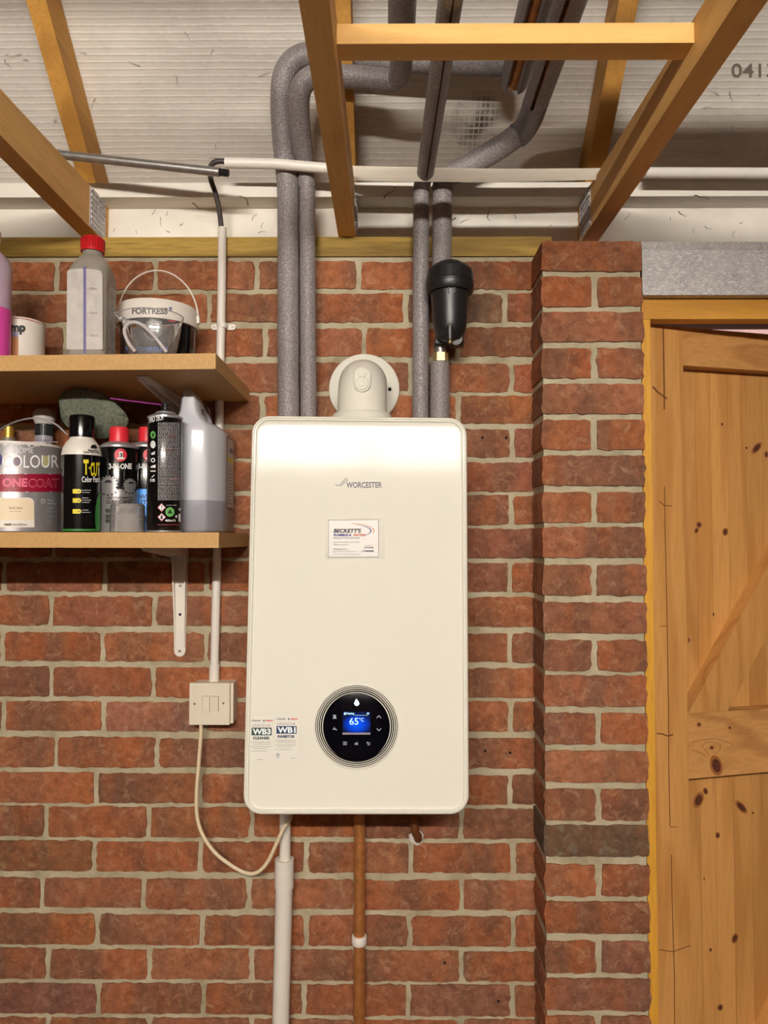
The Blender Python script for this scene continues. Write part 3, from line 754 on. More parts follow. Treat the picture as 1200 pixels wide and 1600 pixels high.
for i in range(14):
    a, b_ = -1.35+i*.16, -1.35+(i+1)*.16; w_ = lambda q_: 1.6*sin(PI*min(max((q_+1.4)/2.5, 0), 1))+.1
    P.poly([(547+33.5*cos(a), 829.5+10*sin(a)), (547+33.5*cos(b_), 829.5+10*sin(b_)), (547+(33.5-w_(b_))*cos(b_), 829.5+(10-w_(b_)*.6)*sin(b_)), (547+(33.5-w_(a))*cos(a), 829.5+(10-w_(a)*.6)*sin(a))])
P.build('lettering', m_plain('blue_ink', srgb(60, 66, 140), .6), card, f1)
P = Print(); P.text('HEATING', 552, 834, 572, 837.8, bold=.05, slant=.2)
for i in range(14):
    a, b_ = -1.5+i*.13, -1.5+(i+1)*.13; w_ = 1.2
    P.poly([(547+38*cos(a), 829.5+12*sin(a)), (547+38*cos(b_), 829.5+12*sin(b_)), (547+(38-w_)*cos(b_), 829.5+(12-w_*.6)*sin(b_)), (547+(38-w_)*cos(a), 829.5+(12-w_*.6)*sin(a))])
P.build('lettering', m_plain('orange_ink', srgb(214, 120, 88), .6), card, f1)
P = Print(); P.text('SPECIALIST FITTED & INSTALLER', 521, 839.5, 562, 841.6, bold=.02).text('For Servicing, Repair and Filtration', 521, 846, 562, 848.6).text('Please contact us', 521, 849.5, 544, 852).text('01562 00 7317', 524, 857, 543, 859.6, bold=.02)
P.text('care.worcester@live.co.uk', 524, 860.8, 556, 863).text('www.beckettsplumbingandheating.co.uk', 521, 865, 564, 867).text('Gas Safe', 571, 851, 582, 853).text('REGISTERED', 569, 854.5, 584, 856.6, bold=.04).disc(522, 858, 1).disc(522, 862, 1)
P.build('lettering', ink2, card, f1)
P = Print(); P.text('WORCESTER', 569, 859.8, 584, 862.4, bold=.06).line([(564.5, 862.6), (567, 860.5), (569, 859)], .7); P.build('lettering', ink, card, f1)
# two chemical stickers
def sticker(x0, x1, y0, y1, name, word, dark, label, dy, extra):
    s_ = tag(obj('sticker', (lambda b_: (hexa(b_, [hit(x, y, pc+Nn*o_, Nn) for o_ in (.0002, .0006) for x, y in ((x0, y1), (x1, y1), (x1, y0), (x0, y0))]), b_)[1])(B()), m_plain('clear_sticker', srgb(230, 226, 216), .35)), label, 'sticker', 'two additive stickers at the lower left of the boiler')
    f = bp(.0009); c = m_plain('sticker_ink', dark, .6)
    P = Print(); P.rect(x0+3, y0+18.5, x1-2.5, y0+30.5).text(word, x0+5, y0+32.5, x1-5.5, y0+37, bold=.05).line([(x0+2.2, y0+8.5), (x0+4, y0+7), (x0+5.5, y0+5.8)], .6).text('WORCESTER', x0+5, y0+6.6, x0+17, y0+8.6, bold=.05).text('B', x0+21, y0+6.2, x0+24, y0+8.8, bold=.05)
    P.build('lettering', c, s_, f)
    P = Print(); P.text(name, x0+4.6, y0+20, x1-4, y0+29.2, bold=.04); P.build('lettering', m_plain('sticker_white', srgb(236, 244, 244), .5), s_, bp(.0012))
    P = Print(); P.text('BOSCH', x0+25.5, y0+6.2, x1-1, y0+8.8, bold=.06); P.build('lettering', m_plain('red_ink', srgb(206, 70, 70), .6), s_, f)
    P = Print(); P.text('GREENSTAR', x0+4, y0+13, x1-4, y0+17, bold=-.01)
    for i, yy in enumerate((41, 44, 48, 51, 55)):
        P.scribble(x0+4.5, y0+yy-.4, x1-4-(6 if i in (4, 3) else 0), y0+yy+.4, .75, i+int(x0))
    for yy in (41, 48, 55): P.poly([(x0+2, y0+yy-1), (x0+3.6, y0+yy), (x0+2, y0+yy+1)])
    P.scribble(x0+12 if not extra else x1-11, y0+68-(0 if not extra else -1), x0+21 if not extra else x1-3, y0+68.8, .8, 5)
    P.build('lettering', m_plain('grey_brown_ink', srgb(140, 132, 140), .6), s_, f)
    if extra:
        P = Print(); P.ring(x0+5, y0+63.5, 1.4, 2.4, 20).line([(x0+2.6, y0+68), (x0+7.5, y0+68)], .7); P.build('emblem', m_plain('teal_ink', srgb(30, 100, 120), .6), s_, f)
sticker(390, 427, 1118.5, 1189, 'WB3', 'CLEANER', srgb(42, 68, 66), 'pale additive sticker with green band reading WB3, left of the pair on the boiler', 0, False)
sticker(429, 466, 1116, 1188, 'WB1', 'INHIBITOR', srgb(24, 52, 98), 'pale additive sticker with navy band reading WB1, right of the pair on the boiler', 0, True)

# ================================================================== PIPES BELOW THE BOILER
WY = -.034
def under_z(): return BL.z+.006
t = thing('waste_pipe', (at(440, 1600, WY).x, WY, 0), 'white plastic waste pipe with socket running down the wall under the boiler', 'pipe')
a, b_ = at(445, 1275, WY), at(445, 1352, WY)
bm = B(); tube(bm, [Vector((a.x+.001, WY, BL.z+.008)), b_], .0118, 20); obj('small_pipe', bm, M['white'], t, smooth=True)
a, b_ = at(444.5, 1342, WY), at(444, 1387, WY)
bm = B(); tube(bm, [a-Vector((0, 0, .001)), a, b_], [.0180, .0200, .0200], 28); 
obj('socket', bm, M['white'], t, smooth=True)
a, b_ = at(444, 1386, WY), at(438.5, 1600, WY); d_ = (b_-a)/(a.z-b_.z)
bm = B(); tube(bm, [a, b_, b_+d_*(b_.z-.002)], .0178, 28); obj('large_pipe', bm, M['white'], t, smooth=True)
CY = -.030
t = thing('copper_pipe', (at(561, 1600, CY).x, CY, 0), 'copper pipe running straight down the brick wall from under the boiler', 'pipe')
bm = B(); x_ = at(561.5, 1400, CY).x; tube(bm, [(x_, CY, BL.z+.01), (x_, CY, .002)], .0117, 20); obj('tube', bm, M['copper'], t, smooth=True)
bm = B(); zc_ = at(561, 1468, CY).z; lathe(bm, (x_, CY), [(.0148, zc_-.009), (.0160, zc_-.007), (.0160, zc_+.007), (.0148, zc_+.009)], 24); box(bm, x_-.010, x_+.010, CY+.008, -.001, zc_-.008, zc_+.008)
obj('pipe_clip', bm, M['white'], t, smooth=True)
t = thing('relief_pipe', (at(652, 1312, 0).x, -.02, at(652, 1312, 0).z), 'short bent copper relief pipe entering the wall under the boiler right side', 'pipe')
e = at(653, 1312, -.03); bm = B()
tube(bm, smooth_path([Vector((at(645, 1270, -.05).x, -.05, BL.z+.012)), at(648, 1290, -.048), at(652, 1305, -.040), Vector((e.x+.001, -.024, e.z)), Vector((e.x+.001, .002, e.z-.002))], 6), .0085, 16); obj('tube', bm, M['copper_old'], t, smooth=True)
bm = B(); w_ = at(651, 1309, -.004); n = 22; rg = random.Random(3)
rr_ = [rg.uniform(.014, .0185) for i in range(n)]
loops(bm, [[Vector((w_.x+rr_[i]*k_*cos(2*PI*i/n), yy_, w_.z+rr_[i]*k_*sin(2*PI*i/n))) for i in range(n)] for yy_, k_ in ((-.001, 1), (-.005, .9), (-.007, .6))]); obj('sealant', bm, M['white'], t, smooth=True)

# ================================================================== SPUR SWITCH + CABLE + CONDUIT
SY = -.050
t = thing('fused_spur', (at(329, 1133, -.02).x, -.02, at(329, 1133, -.02).z), 'cream square fused switch box on the wall left of the boiler', 'switch')
c0, c1 = at(299, 1132, SY+.008), at(363, 1067, SY+.008)
bm = B(); hexa(bm, [(c0.x+.004, -.001, c0.z+.002), (c1.x+.002, -.001, c0.z+.002), (c1.x+.002, SY+.010, c0.z+.002), (c0.x+.004, SY+.010, c0.z+.002), (c0.x+.004, -.001, c1.z-.001), (c1.x+.002, -.001, c1.z-.001), (c1.x+.002, SY+.010, c1.z-.001), (c0.x+.004, SY+.010, c1.z-.001)]); obj('back_box', bm, M['cream'], t, bevel=.003)
p0, p1 = at(295.5, 1132.5, SY), at(359, 1067.5, SY)
bm = B(); box(bm, p0.x, p1.x, SY, SY+.010, p0.z, p1.z); face = obj('face_plate', bm, M['cream'], t, bevel=.0022)
q0, q1 = at(331, 1111, SY), at(341.5, 1088, SY)
bm = B(); box(bm, q0.x, q1.x, SY-.003, SY+.003, q0.z, q1.z); obj('switch', bm, M['cream'], t, bevel=.0008)
q0, q1 = at(316.5, 1112, SY), at(327.5, 1088, SY)
bm = B(); box(bm, q0.x, q1.x, SY-.0012, SY+.003, q0.z, q1.z); obj('fuse_carrier', bm, M['cream'], t, bevel=.0005)
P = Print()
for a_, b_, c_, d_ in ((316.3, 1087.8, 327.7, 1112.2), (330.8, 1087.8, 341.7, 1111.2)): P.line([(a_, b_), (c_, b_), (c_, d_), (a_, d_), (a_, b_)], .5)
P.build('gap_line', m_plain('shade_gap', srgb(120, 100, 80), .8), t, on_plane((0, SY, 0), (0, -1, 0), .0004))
for x, y in ((304, 1100), (349, 1099)):
    p = at(x, y, SY); bm = B(); lathe(bm, p, [(.0022, SY-.0008), (.0026, SY+.001)], 12, 'Y'); obj('screw', bm, M['screw'], t, smooth=True)
# flex from the switch to the boiler
L = [(314.5, 1131, -.040), (313, 1160, -.040), (310, 1200, -.040), (307, 1240, -.040), (308, 1275, -.040), (316, 1303, -.042), (334, 1330, -.046), (358, 1350, -.05), (384, 1364, -.055), (402, 1363, -.06), (418, 1347, -.064), (432, 1318, -.068), (444, 1292, -.068), (453, 1281, -.068), (455, 1270, -.068)]
bm = B(); tube(bm, smooth_path(path_px(L), 5), .0041, 12)
tag(obj('flex_cable', bm, m_plain('cream_cable', srgb(226, 206, 172), .5), smooth=True), 'cream flexible cable looping from the switch box to the boiler underside', 'cable')
# conduit up the wall
KY = -.014
t = thing('wall_conduit', (at(334, 1066, KY).x, KY, at(334, 1066, KY).z), 'white vertical cable conduit on the wall passing behind both shelves', 'conduit')
pts = path_px([(334.5, 1066, KY), (336, 1000, KY), (339, 880, KY), (341.5, 720, KY), (343.5, 600, KY), (346, 480, KY), (347, 400, KY), (347.5, 356, KY)])
bm = B(); tube(bm, pts, .0092, 18); obj('tube', bm, M['white'], t, smooth=True)
bm = B(); tube(bm, [at(334.5, 1064, KY), at(335, 1038, KY)], .0110, 18); obj('coupler', bm, M['white'], t, smooth=True)
bm = B(); p = at(347.5, 509, KY); 
loops(bm, [[Vector((p.x+x, yy, p.z+z)) for x, z in rrect(.054, .013, .0062, 6)] for yy in (-.001, -.0045)])
obj('saddle_clip', bm, M['white'], t, smooth=True)
bm = B(); lathe(bm, p, [(.0108, p.z-.0055), (.0108, p.z+.0055)], 18); cl = obj('clip_band', bm, M['white'], t, smooth=True)
for dx in (-.0195, .0195):
    bm = B(); lathe(bm, (p.x+dx, 0, p.z), [(.0025, -.0056), (.0028, -.004)], 10, 'Y'); obj('screw', bm, M['screw'], t)
# black cable between the conduits
CYY = -.084
bm = B(); tube(bm, smooth_path(path_px([(347.5, 372, KY), (345.5, 352, KY-.002), (342, 325, -.03), (336, 300, -.045), (330, 282, -.062), (328, 266, -.075), (332, 256, -.082), (342, 252, CYY), (362, 253, CYY)]), 6), .0056, 12)
cb = tag(obj('black_cable', bm, M['cable'], smooth=True), 'dark cable curving between the wall conduit and the horizontal conduit', 'cable')
# horizontal conduit
bm = B(); a, b_, c_ = at(352, 254.5, CYY), at(430, 256, CYY), at(552, 267, CYY)
tube(bm, [a, b_, c_], .0108, 20); tag(obj('ceiling_conduit', bm, M['white'], smooth=True), 'round white conduit crossing in front of the bent grey pipes up to the middle joist', 'conduit')
# flat trunking lid (middle joist to right joist)
def strip(bm, pts, th=.0015):
    R = [[bm.verts.new(q_) for q_ in pr] for pr in pts]
    for a, b_ in zip(R, R[1:]):
        for i in range(len(a)-1): bm.faces.new((a[i], a[i+1], b_[i+1], b_[i]))
    bmesh.ops.recalc_face_normals(bm, faces=bm.faces)
    bmesh.ops.solidify(bm, geom=bm.faces[:], thickness=th)
bm = B(); rows = []
for i in range(13):
    f_ = i/12; x = 549+(952-549)*f_; c = 271+2.5*sin(PI*f_)-4*max(0, f_-.6)
    top = 260+8*f_**1.0 if f_ < .6 else 264.8-3*(f_-.6)
    rows.append([at(x, top-1, -.088), at(x, (top+c)/2+2, -.094), at(x, c+5, -.100), at(x, c+11, -.096)])
strip(bm, rows); tag(obj('trunking_lid', bm, m_plain('aged_white_plastic', srgb(222, 210, 194), .3), smooth=True), 'flat white plastic trunking strip running from the middle to the right joist', 'trunking')
bm = B(); tube(bm, [at(1008, 270, -.06), at(1300, 271, -.06)], .0112, 20)
tag(obj('ceiling_conduit', bm, M['white'], smooth=True), 'white horizontal conduit at the eaves right of the right-hand joist', 'conduit')
# steel pole
PYY = -.12
t = thing('threaded_pole', at(345, 268, PYY), 'grey metal pole with a black threaded end resting across the left rafter', 'pole')
a, b_ = at(82, 240.5, PYY), at(343, 269, PYY); dd = (a-b_).normalized()
bm = B(); tube(bm, [b_, a, a+dd*.5], .0092, 20); obj('shaft', bm, M['steel'], t, smooth=True)
bm = B(); pts, rad = [], []
for i in range(13): pts.append(b_-dd*(.0+.0016*i)); rad.append(.0082 if i % 2 else .0068)
tube(bm, pts, rad, 16); obj('threaded_end', bm, M['black'], t)

# ================================================================== SHELVES
def shelf(name, fr, bl, Yf, label, xl=-1.35, tilt=0):
    pass
zu = at(337, 552, -.314).z; zl = at(342, 832, -.277).z
def make_shelf(z, Yf, xr, label, tilt):
    bm = B(); box(bm, -1.3, xr, Yf, -.002, z-.0278, z)
    for v in bm.verts: v.co.z += (xr-v.co.x)*-tilt
    return tag(obj('shelf', bm, M['shelf_edge'], bevel=.0008), label, 'shelf', 'two chipboard shelves')
TI = .010
su = make_shelf(zu, -.314, at(337, 560, -.314).x, 'upper chipboard shelf holding the red-capped bottle and white tub', TI)
sl = make_shelf(zl, -.277, at(342, 840, -.277).x, 'lower chipboard shelf holding spray cans and the paint tin', 0)
def uz(x): return zu-(at(337, 560, -.314).x-x)*TI
# brackets
def bracket(x, ztop, L1, L2, label, w=.030):
    t = thing('shelf_bracket', (x, -.002, ztop-L2), label, 'bracket', 'white shelf brackets')
    bm = B()
    # vertical arm: tapered round-ended plate with raised sides
    n = 8; pts = [(w*.62, 0), (w*.5, -L2+.012)]
    out = [(-w*.55, 0)] + [(-w*.40, -L2+.012)] + [(w*.40*cos(PI+PI*i/n), -L2+.012+w*.40*sin(PI+PI*i/n)) for i in range(1, n)] + [(w*.40, -L2+.012), (w*.55, 0)]
    for sc, y0, y1 in ((1, -.0015, -.0035), ):
        loops(bm, [[Vector((x+a_*sc, y0, ztop+b_)) for a_, b_ in out], [Vector((x+a_*sc, y1, ztop+b_)) for a_, b_ in out]])
    obj('wall_arm', bm, M['white'], t)
    bm = B()
    for s_ in (-1, 1):
        hexa(bm, [(x+s_*w*.32-.0015, -.003, ztop-L2+.02), (x+s_*w*.32+.0015, -.003, ztop-L2+.02), (x+s_*w*.50+.0015, -.003, ztop-.002), (x+s_*w*.50-.0015, -.003, ztop-.002),
                  (x+s_*w*.30-.0015, -.0055, ztop-L2+.022), (x+s_*w*.30+.0015, -.0055, ztop-L2+.022), (x+s_*w*.48+.0015, -.022, ztop-.002), (x+s_*w*.48-.0015, -.022, ztop-.002)])
    obj('side_rib', bm, M['white'], t)
    bm = B(); hexa(bm, [(x-w*.55, -.002, ztop-.0035), (x+w*.55, -.002, ztop-.0035), (x+w*.34, -L1, ztop-.0025), (x-w*.34, -L1, ztop-.0025), (x-w*.55, -.002, ztop), (x+w*.55, -.002, ztop), (x+w*.34, -L1, ztop), (x-w*.34, -L1, ztop)])
    obj('shelf_arm', bm, M['white'], t)
    bm = B()
    for s_ in (-1, 1):
        hexa(bm, [(x+s_*w*.45-.0012, -.003, ztop-.026), (x+s_*w*.45+.0012, -.003, ztop-.026), (x+s_*w*.28+.0012, -L1+.01, ztop-.006), (x+s_*w*.28-.0012, -L1+.01, ztop-.006),
                  (x+s_*w*.48-.0012, -.003, ztop-.002), (x+s_*w*.48+.0012, -.003, ztop-.002), (x+s_*w*.30+.0012, -L1+.01, ztop-.002), (x+s_*w*.30-.0012, -L1+.01, ztop-.002)])
    obj('side_rib', bm, M['white'], t)
    for zz_ in (ztop-L2+.012, ztop-L2*.62, ztop-L2*.36):
        bm = B(); lathe(bm, (x, 0, zz_), [(.0028, -.0048), (.0032, -.003)], 10, 'Y'); obj('screw', bm, M['screw'] if zz_ != ztop-L2*.62 else M['dark'], t)
    return t
bxl = at(281, 1000, -.003).x
zb_ = zl-.0279; bracket(bxl, zb_, .235, zb_-at(281, 1026, -.003).z, 'white pressed-steel bracket under the lower shelf, fully visible on the wall')
xu = at(285, 600, -.003).x; bracket(xu, uz(xu)-.0280, .27, .24, 'white pressed-steel bracket under the upper shelf, behind the plastic jerry can')

# ================================================================== ITEMS ON THE UPPER SHELF
def zat(y, Y, x=200): return at(x, y, Y).z
# pink liquid bottle (left edge)
c = at(-16, 480, -.225); R_ = .0375; z0 = uz(c.x)+.0005
t = thing('liquid_bottle', (c.x, c.y, z0), 'translucent bottle half full of pink liquid at the left edge of the upper shelf', 'bottle')
zt = zat(398, -.225)
m_shell = m_mixtrans('frosted_shell', srgb(214, 190, 216), .30, .3)
zlq = zat(474, c.y-R_, 5)
bm = B(); lathe(bm, c, [(R_, zlq), (R_, zt-.022), (R_-.006, zt-.008), (R_-.018, zt+.004), (.014, zt+.01), (.014, zt+.03)], 36, cap0=False); obj('bottle_shell', bm, m_mixtrans('frosted_shell', srgb(206, 182, 206), .85, .35), t, smooth=True)
bm = B(); lathe(bm, c, [(R_-.004, z0), (R_, z0+.004), (R_, zlq)], 36, cap1=False); obj('filled_base', bm, m_plain('magenta_liquid', srgb(226, 78, 172), .3), t, smooth=True)
bm = B(); lathe(bm, c, [(.017, zt+.028), (.017, zt+.045)], 24); obj('cap', bm, M['white'], t, smooth=True)
# white tin
c = at(31, 520, -.140); R_ = .0465; z0 = uz(c.x)+.0005; zt = zat(489, -.205)
t = thing('small_tin', (c.x, c.y, z0), 'small white tin with red line and black letters, behind the pink bottle', 'tin')
bm = B(); lathe(bm, c, [(R_-.001, z0), (R_, z0+.002), (R_, zt-.002), (R_+.001, zt-.001), (R_+.001, zt), (R_-.003, zt), (R_-.003, zt-.003)], 40); tin = obj('tin_body', bm, M['white'], t, smooth=True)
f = on_cyl(c, R_)
P = Print()
P.text('mp', 16, 508, 40, 523, bold=.06); P.build('lettering', m_plain('black_print', srgb(18, 16, 16), .5), t, f, 3)
P = Print(); P.poly([(2, 496.8)]+[(x, 496.5+(max(x-22, 0)**2)*.0052) for x in range(12, 67, 6)]+[(x, 497.5+(max(x-22, 0)**2)*.0052) for x in range(60, 1, -6)]); P.build('red_line', m_plain('red_print', srgb(190, 50, 48), .5), t, f, 3)
P = Print(); P.rect(10, 522, 28.8, 556); P.build('picture', m_plain('orange_print', srgb(196, 130, 70), .5), t, f, 3)
P = Print(); P.rect(14, 518.5, 28.8, 526); P.build('picture', m_plain('lilac_print', srgb(150, 144, 176), .5), t, on_cyl(c, R_, .001), 3)
# grey bottle with red cap
x0, x1 = at(103, 480, -.262).x, at(164, 480, -.262).x; y0, y1 = -.266, -.200
cx, cy = (x0+x1)/2, (y0+y1)/2; z0 = uz(cx)+.0005
t = thing('measuring_bottle', (cx, cy, z0), 'grey translucent plastic bottle with red screw cap and measuring strip', 'bottle')
def prism(bm, cx, cy, prof, n=5, rot=0):
    rings = []
    for w_, d_, r_, z in prof:
        ring = []
        for x, y in rrect(w_, d_, min(r_, w_/2-.0001, d_/2-.0001), n):
            X = x*cos(rot)-y*sin(rot); Y = x*sin(rot)+y*cos(rot); ring.append(Vector((cx+X, cy+Y, z)))
        rings.append(ring)
    loops(bm, rings)
W_, D_ = x1-x0, y1-y0; zz = lambda y: zat(y, -.262, 140)
bm = B(); prism(bm, cx, cy, [(W_-.006, D_-.006, .012, z0), (W_, D_, .014, z0+.004), (W_, D_, .014, zz(424)), (W_*.96, D_*.96, .02, zz(414)), (W_*.85, D_*.85, .025, zz(404)), (W_*.66, D_*.70, .023, zz(396)), (.036, .036, .0179, zz(392)), (.036, .036, .0179, zz(386))], 6)
gb = m_plain('grey_bottle_plastic', srgb(156, 148, 138), .32, var=.12); obj('bottle_body', bm, gb, t, smooth=True, angle=60)
cz0, cz1 = zat(395, cy, 140), zat(373, cy, 140)
bm = B(); lathe(bm, (cx, cy), [(.0215, cz0), (.0212, cz0+.004), (.0205, cz1-.002), (.019, cz1)], 36); obj('screw_cap', bm, m_plain('red_cap', srgb(214, 28, 34), .35), t, smooth=True)
bm = B()
for i in range(26):
    a = 2*PI*i/26; p = Vector((cx+.0212*cos(a), cy+.0212*sin(a), 0)); tube(bm, [p+Vector((0, 0, cz0+.005)), p+Vector((0, 0, cz1-.003))], .0009, 6)
obj('cap_grip', bm, m_plain('red_grip', srgb(176, 18, 26), .35), t)
f = on_plane((0, y0, 0), (0, -1, 0), .0006)
P = Print(); P.poly([(104.8, 424), (108, 421), (124, 419.5), (140, 420), (152, 421.5), (158, 424), (160, 430), (160.5, 546), (104, 546)]); P.build('front_label', m_plain('silver_label', srgb(200, 192, 186), .45, var=.15, vscale=60), t, f)
P = Print(); P.rect(130, 416, 134.6, 552); P.build('level_strip', m_plain('violet_strip', srgb(120, 112, 156), .3), t, on_plane((0, y0, 0), (0, -1, 0), .0011))
P = Print()
for y, s_ in ((451, '1000ml'), (489, '500ml'), (524, '250ml')): P.line([(135.5, y), (139, y)], .6).text(s_, 140, y-2, 152, y+2)
P.build('graduation', m_plain('faint_print', srgb(120, 110, 106), .6), t, on_plane((0, y0, 0), (0, -1, 0), .0011))
xs = x1+.0006
bm = B(); 
vs = [bm.verts.new(q_) for q_ in [(xs, y0+.016, z0+.006), (xs, y1-.010, z0+.004), (xs, y1-.010, zz(430)), (xs, y0+.026, zz(434)), (xs, y0+.016, zz(444))]]; bm.faces.new(vs)
obj('side_label', bm, m_plain('grey_label', srgb(176, 170, 164), .5, var=.5, vscale=140), t)
# white-lidded tub
c = at(247, 500, -.104); R_ = .0800; z0 = uz(c.x)+.0005; zt = zat(463.5, c.y-R_, 247)
t = thing('paint_tub', (c.x, c.y, z0), 'black round tub with deep white lid and wire handle, right end of the upper shelf', 'tub')
zl1 = zat(496, c.y-R_, 247)
bm = B(); lathe(bm, c, [(R_-.010, z0), (R_-.008, z0+.003), (R_-.003, zl1-.004), (R_-.003, zl1+.004)], 56); obj('tub_body', bm, M['black_gloss'], t, smooth=True)
bm = B(); lathe(bm, c, [(R_+.001, zl1), (R_+.002, zl1+.002), (R_, zt-.006), (R_-.003, zt-.001), (R_-.010, zt)], 56); obj('lid', bm, M['white'], t, smooth=True)
f = on_cyl(c, R_+.0015)
P = Print(); P.text('FORTRESS', 206, 480.5, 262, 491, bold=.045, skew=.5); P.build('lettering', m_plain('outline_print', srgb(92, 84, 84), .5), t, f, 3)
P = Print(); P.text('NE', 264, 480, 268.5, 483, bold=.04).text('AT', 264, 483.6, 268, 486.6, bold=.04); P.build('lettering', m_plain('blue_mark', srgb(50, 60, 150), .5), t, f, 3)
f2 = on_cyl(c, R_-.0025)
P = Print(); P.text('WEATHERGUARD', 196, 542, 270, 549, bold=.05); P.build('lettering', m_plain('blue_letter', srgb(60, 110, 200), .5), t, f2, 3)
P = Print(); P.line([(228, 503), (252, 503), (252, 520), (246, 527), (238, 531), (229, 526), (225, 520)], .8).text('CLEAR', 230, 504.5, 244, 507.5, bold=.03); P.build('shield_print', m_plain('pale_print', srgb(210, 205, 205), .5), t, f2, 3)
P = Print(); P.disc(270, 500, 8, 3.5); P.build('red_mark', m_plain('red_mark', srgb(170, 30, 40), .5), t, f2, 3)
zh = zat(500, c.y, 247); top = zat(426, c.y, 247)
bm = B(); tube(bm, [Vector((c.x+(R_+.003)*cos(a), c.y-.012*sin(a), zh+(top-zh)*sin(a))) for a in [PI*i/28 for i in range(29)]], .0017, 8); obj('handle', bm, M['white'], t, smooth=True)
for s_ in (-1, 1):
    bm = B(); box(bm, c.x+s_*(R_+.003)-.003, c.x+s_*(R_+.003)+.003, c.y-.005, c.y+.005, zh-.008, zh+.006); obj('handle_pivot', bm, M['white'], t, bevel=.0012)
# clear jug
c = at(238, 520, -.248); z0 = uz(c.x)+.0005; zt = zat(482, c.y-.05, 238)
t = thing('clear_jug', (c.x, c.y, z0), 'clear crinkled plastic measuring jug standing in front of the black tub', 'jug')
m_clear = m_mixtrans('clear_plastic', srgb(226, 222, 222), .14, .1)
bm = B(); rings = []
for i, (r_, z) in enumerate([(.040, z0), (.0405, z0+.002), (.046, z0+(zt-z0)*.4), (.052, z0+(zt-z0)*.8), (.0545, zt-.002), (.0555, zt)]):
    ring = []
    for j in range(48):
        a = 2*PI*j/48; rr = r_
        if i >= 4: rr += .012*math.exp(-((a-PI*1.12)/.16)**2)
        if 1 <= i <= 3: rr += .0007*sin(a*13+i*2)
        ring.append(Vector((c.x+rr*cos(a), c.y+rr*sin(a), z)))
    rings.append(ring)
loops(bm, rings, True, False); obj('jug_body', bm, m_clear, t, smooth=True)
bm = B(); tube(bm, [p_ for p_ in rings[-1]]+[rings[-1][0]], .0009, 6, False); obj('rim', bm, m_mixtrans('rim_plastic', srgb(210, 205, 205), .6, .2), t, smooth=True)
bm = B(); pts = smooth_path(path_px([(211, 549, -.290), (201, 536, -.297), (194.5, 519, -.302), (198, 508, -.304), (209, 503.5, -.306), (222, 508, -.306), (237, 521, -.305), (251, 538, -.302), (260, 550, -.297)]), 5)
tube(bm, pts, .0033, 10); obj('handle', bm, m_mixtrans('milky_handle', srgb(214, 206, 204), .75, .25), t, smooth=True)

# ================================================================== ITEMS ON THE LOWER SHELF
ZL = zl+.0004
def can(px, py, Y, r, name, label, cat='spray can', group=None):
    c = at(px, py, Y); c = Vector((c.x, Y, ZL)); return c, thing(name, c, label, cat, group)
def zc_at(y, c, r): return zat(y, c.y-r, 200)
# paint tin
c, t = can(27, 760, -.160, .079, 'paint_tin', 'large silver paint tin with crimson band at the left of the lower shelf', 'paint tin')
R_ = .0800; H = lambda y: zat(y, c.y-R_, 40)
msil = m_plain('silver_tin', srgb(168, 164, 166), .34, metal=.5)
bm = B(); lathe(bm, c, [(R_-.002, ZL), (R_, ZL+.002), (R_, H(692)), (R_-.001, H(690))], 64); obj('tin_body', bm, msil, t, smooth=True)
bm = B(); lathe(bm, c, [(R_+.0006, H(692.5)), (R_+.0012, H(691)), (R_+.0008, H(688.5)), (R_-.004, H(688.5)), (R_-.005, H(690))], 64); lid = obj('lid_rim', bm, M['white'], t, smooth=True)
f = on_cyl(c, R_); f2 = on_cyl(c, R_, .0012); f3 = on_cyl(c, R_, .0018)
P = Print(); P.rect(-40, 740.5, 95.6, 768.5); P.build('band', m_plain('crimson', srgb(150, 14, 48), .4), t, f, 3)
P = Print(); P.text('COLOUR', 3.5, 711, 92, 731, bold=.004)
P.text('HOME', 21, 699, 52, 708, bold=-.01).text('matt', 6.5, 816, 19, 821.5, bold=.05)
P.build('lettering', m_plain('white_letters', srgb(250, 248, 246), .6), t, f2, 3)
P = Print(); P.text('ONE', 3.5, 747, 43, 761, bold=.05); P.build('lettering', m_plain('pink_letters', srgb(232, 110, 138), .5), t, f2, 3)
P = Print(); P.text('COAT', 44.5, 748, 92, 761.5, bold=.025); P.build('lettering', m_plain('rose_outline', srgb(226, 120, 140), .5), t, f2, 3)
P = Print(); P.text('COAT', 45.5, 749, 91.2, 760.5, bold=-.005); P.build('lettering', m_plain('crimson_fill', srgb(150, 14, 48), .4), t, f3, 3)
P = Print(); P.poly([(-40, 777.5), (44, 777.5), (50, 779), (53.5, 783), (53.8, 824), (-40, 824)]); P.build('label', m_plain('label_white', srgb(236, 228, 220), .5), t, f, 3)
P = Print(); P.poly([(-38, 779), (43, 779), (50, 782), (53, 787), (53, 812), (-38, 812.5)]); P.build('colour_swatch', m_plain('linen_swatch', srgb(238, 218, 186), .5), t, f2, 3)
P = Print(); P.text('fresh linen', 14, 791.5, 35, 795.5).text('new stay dry', 15.5, 797.8, 33, 800.2).text('matt', 6.5, 817, 18.5, 821.3, bold=.05).text('emulsion', 20.5, 817, 42, 821.3); P.build('lettering', m_plain('brown_ink', srgb(110, 84, 72), .6), t, f3, 3)
P = Print(); P.text('Time', 74, 780, 84, 783.5).text('saving', 74, 785, 88, 788.8).text('one coat', 73, 793, 82, 795).text('for most ceilings', 73, 798, 92, 800).text('and coverings', 73, 806, 91, 808).text('easy', 73, 814, 79, 816)
P.ring(67.5, 783, 2.6, 3.4, 20)
for x in (1, 6, 12, 40, 78): P.disc(x, 740.5, 1.3, .8).disc(x+2, 768.3, 1.3, .8)
P.build('lettering', m_plain('white_small', srgb(232, 228, 228), .5), t, f2, 3)
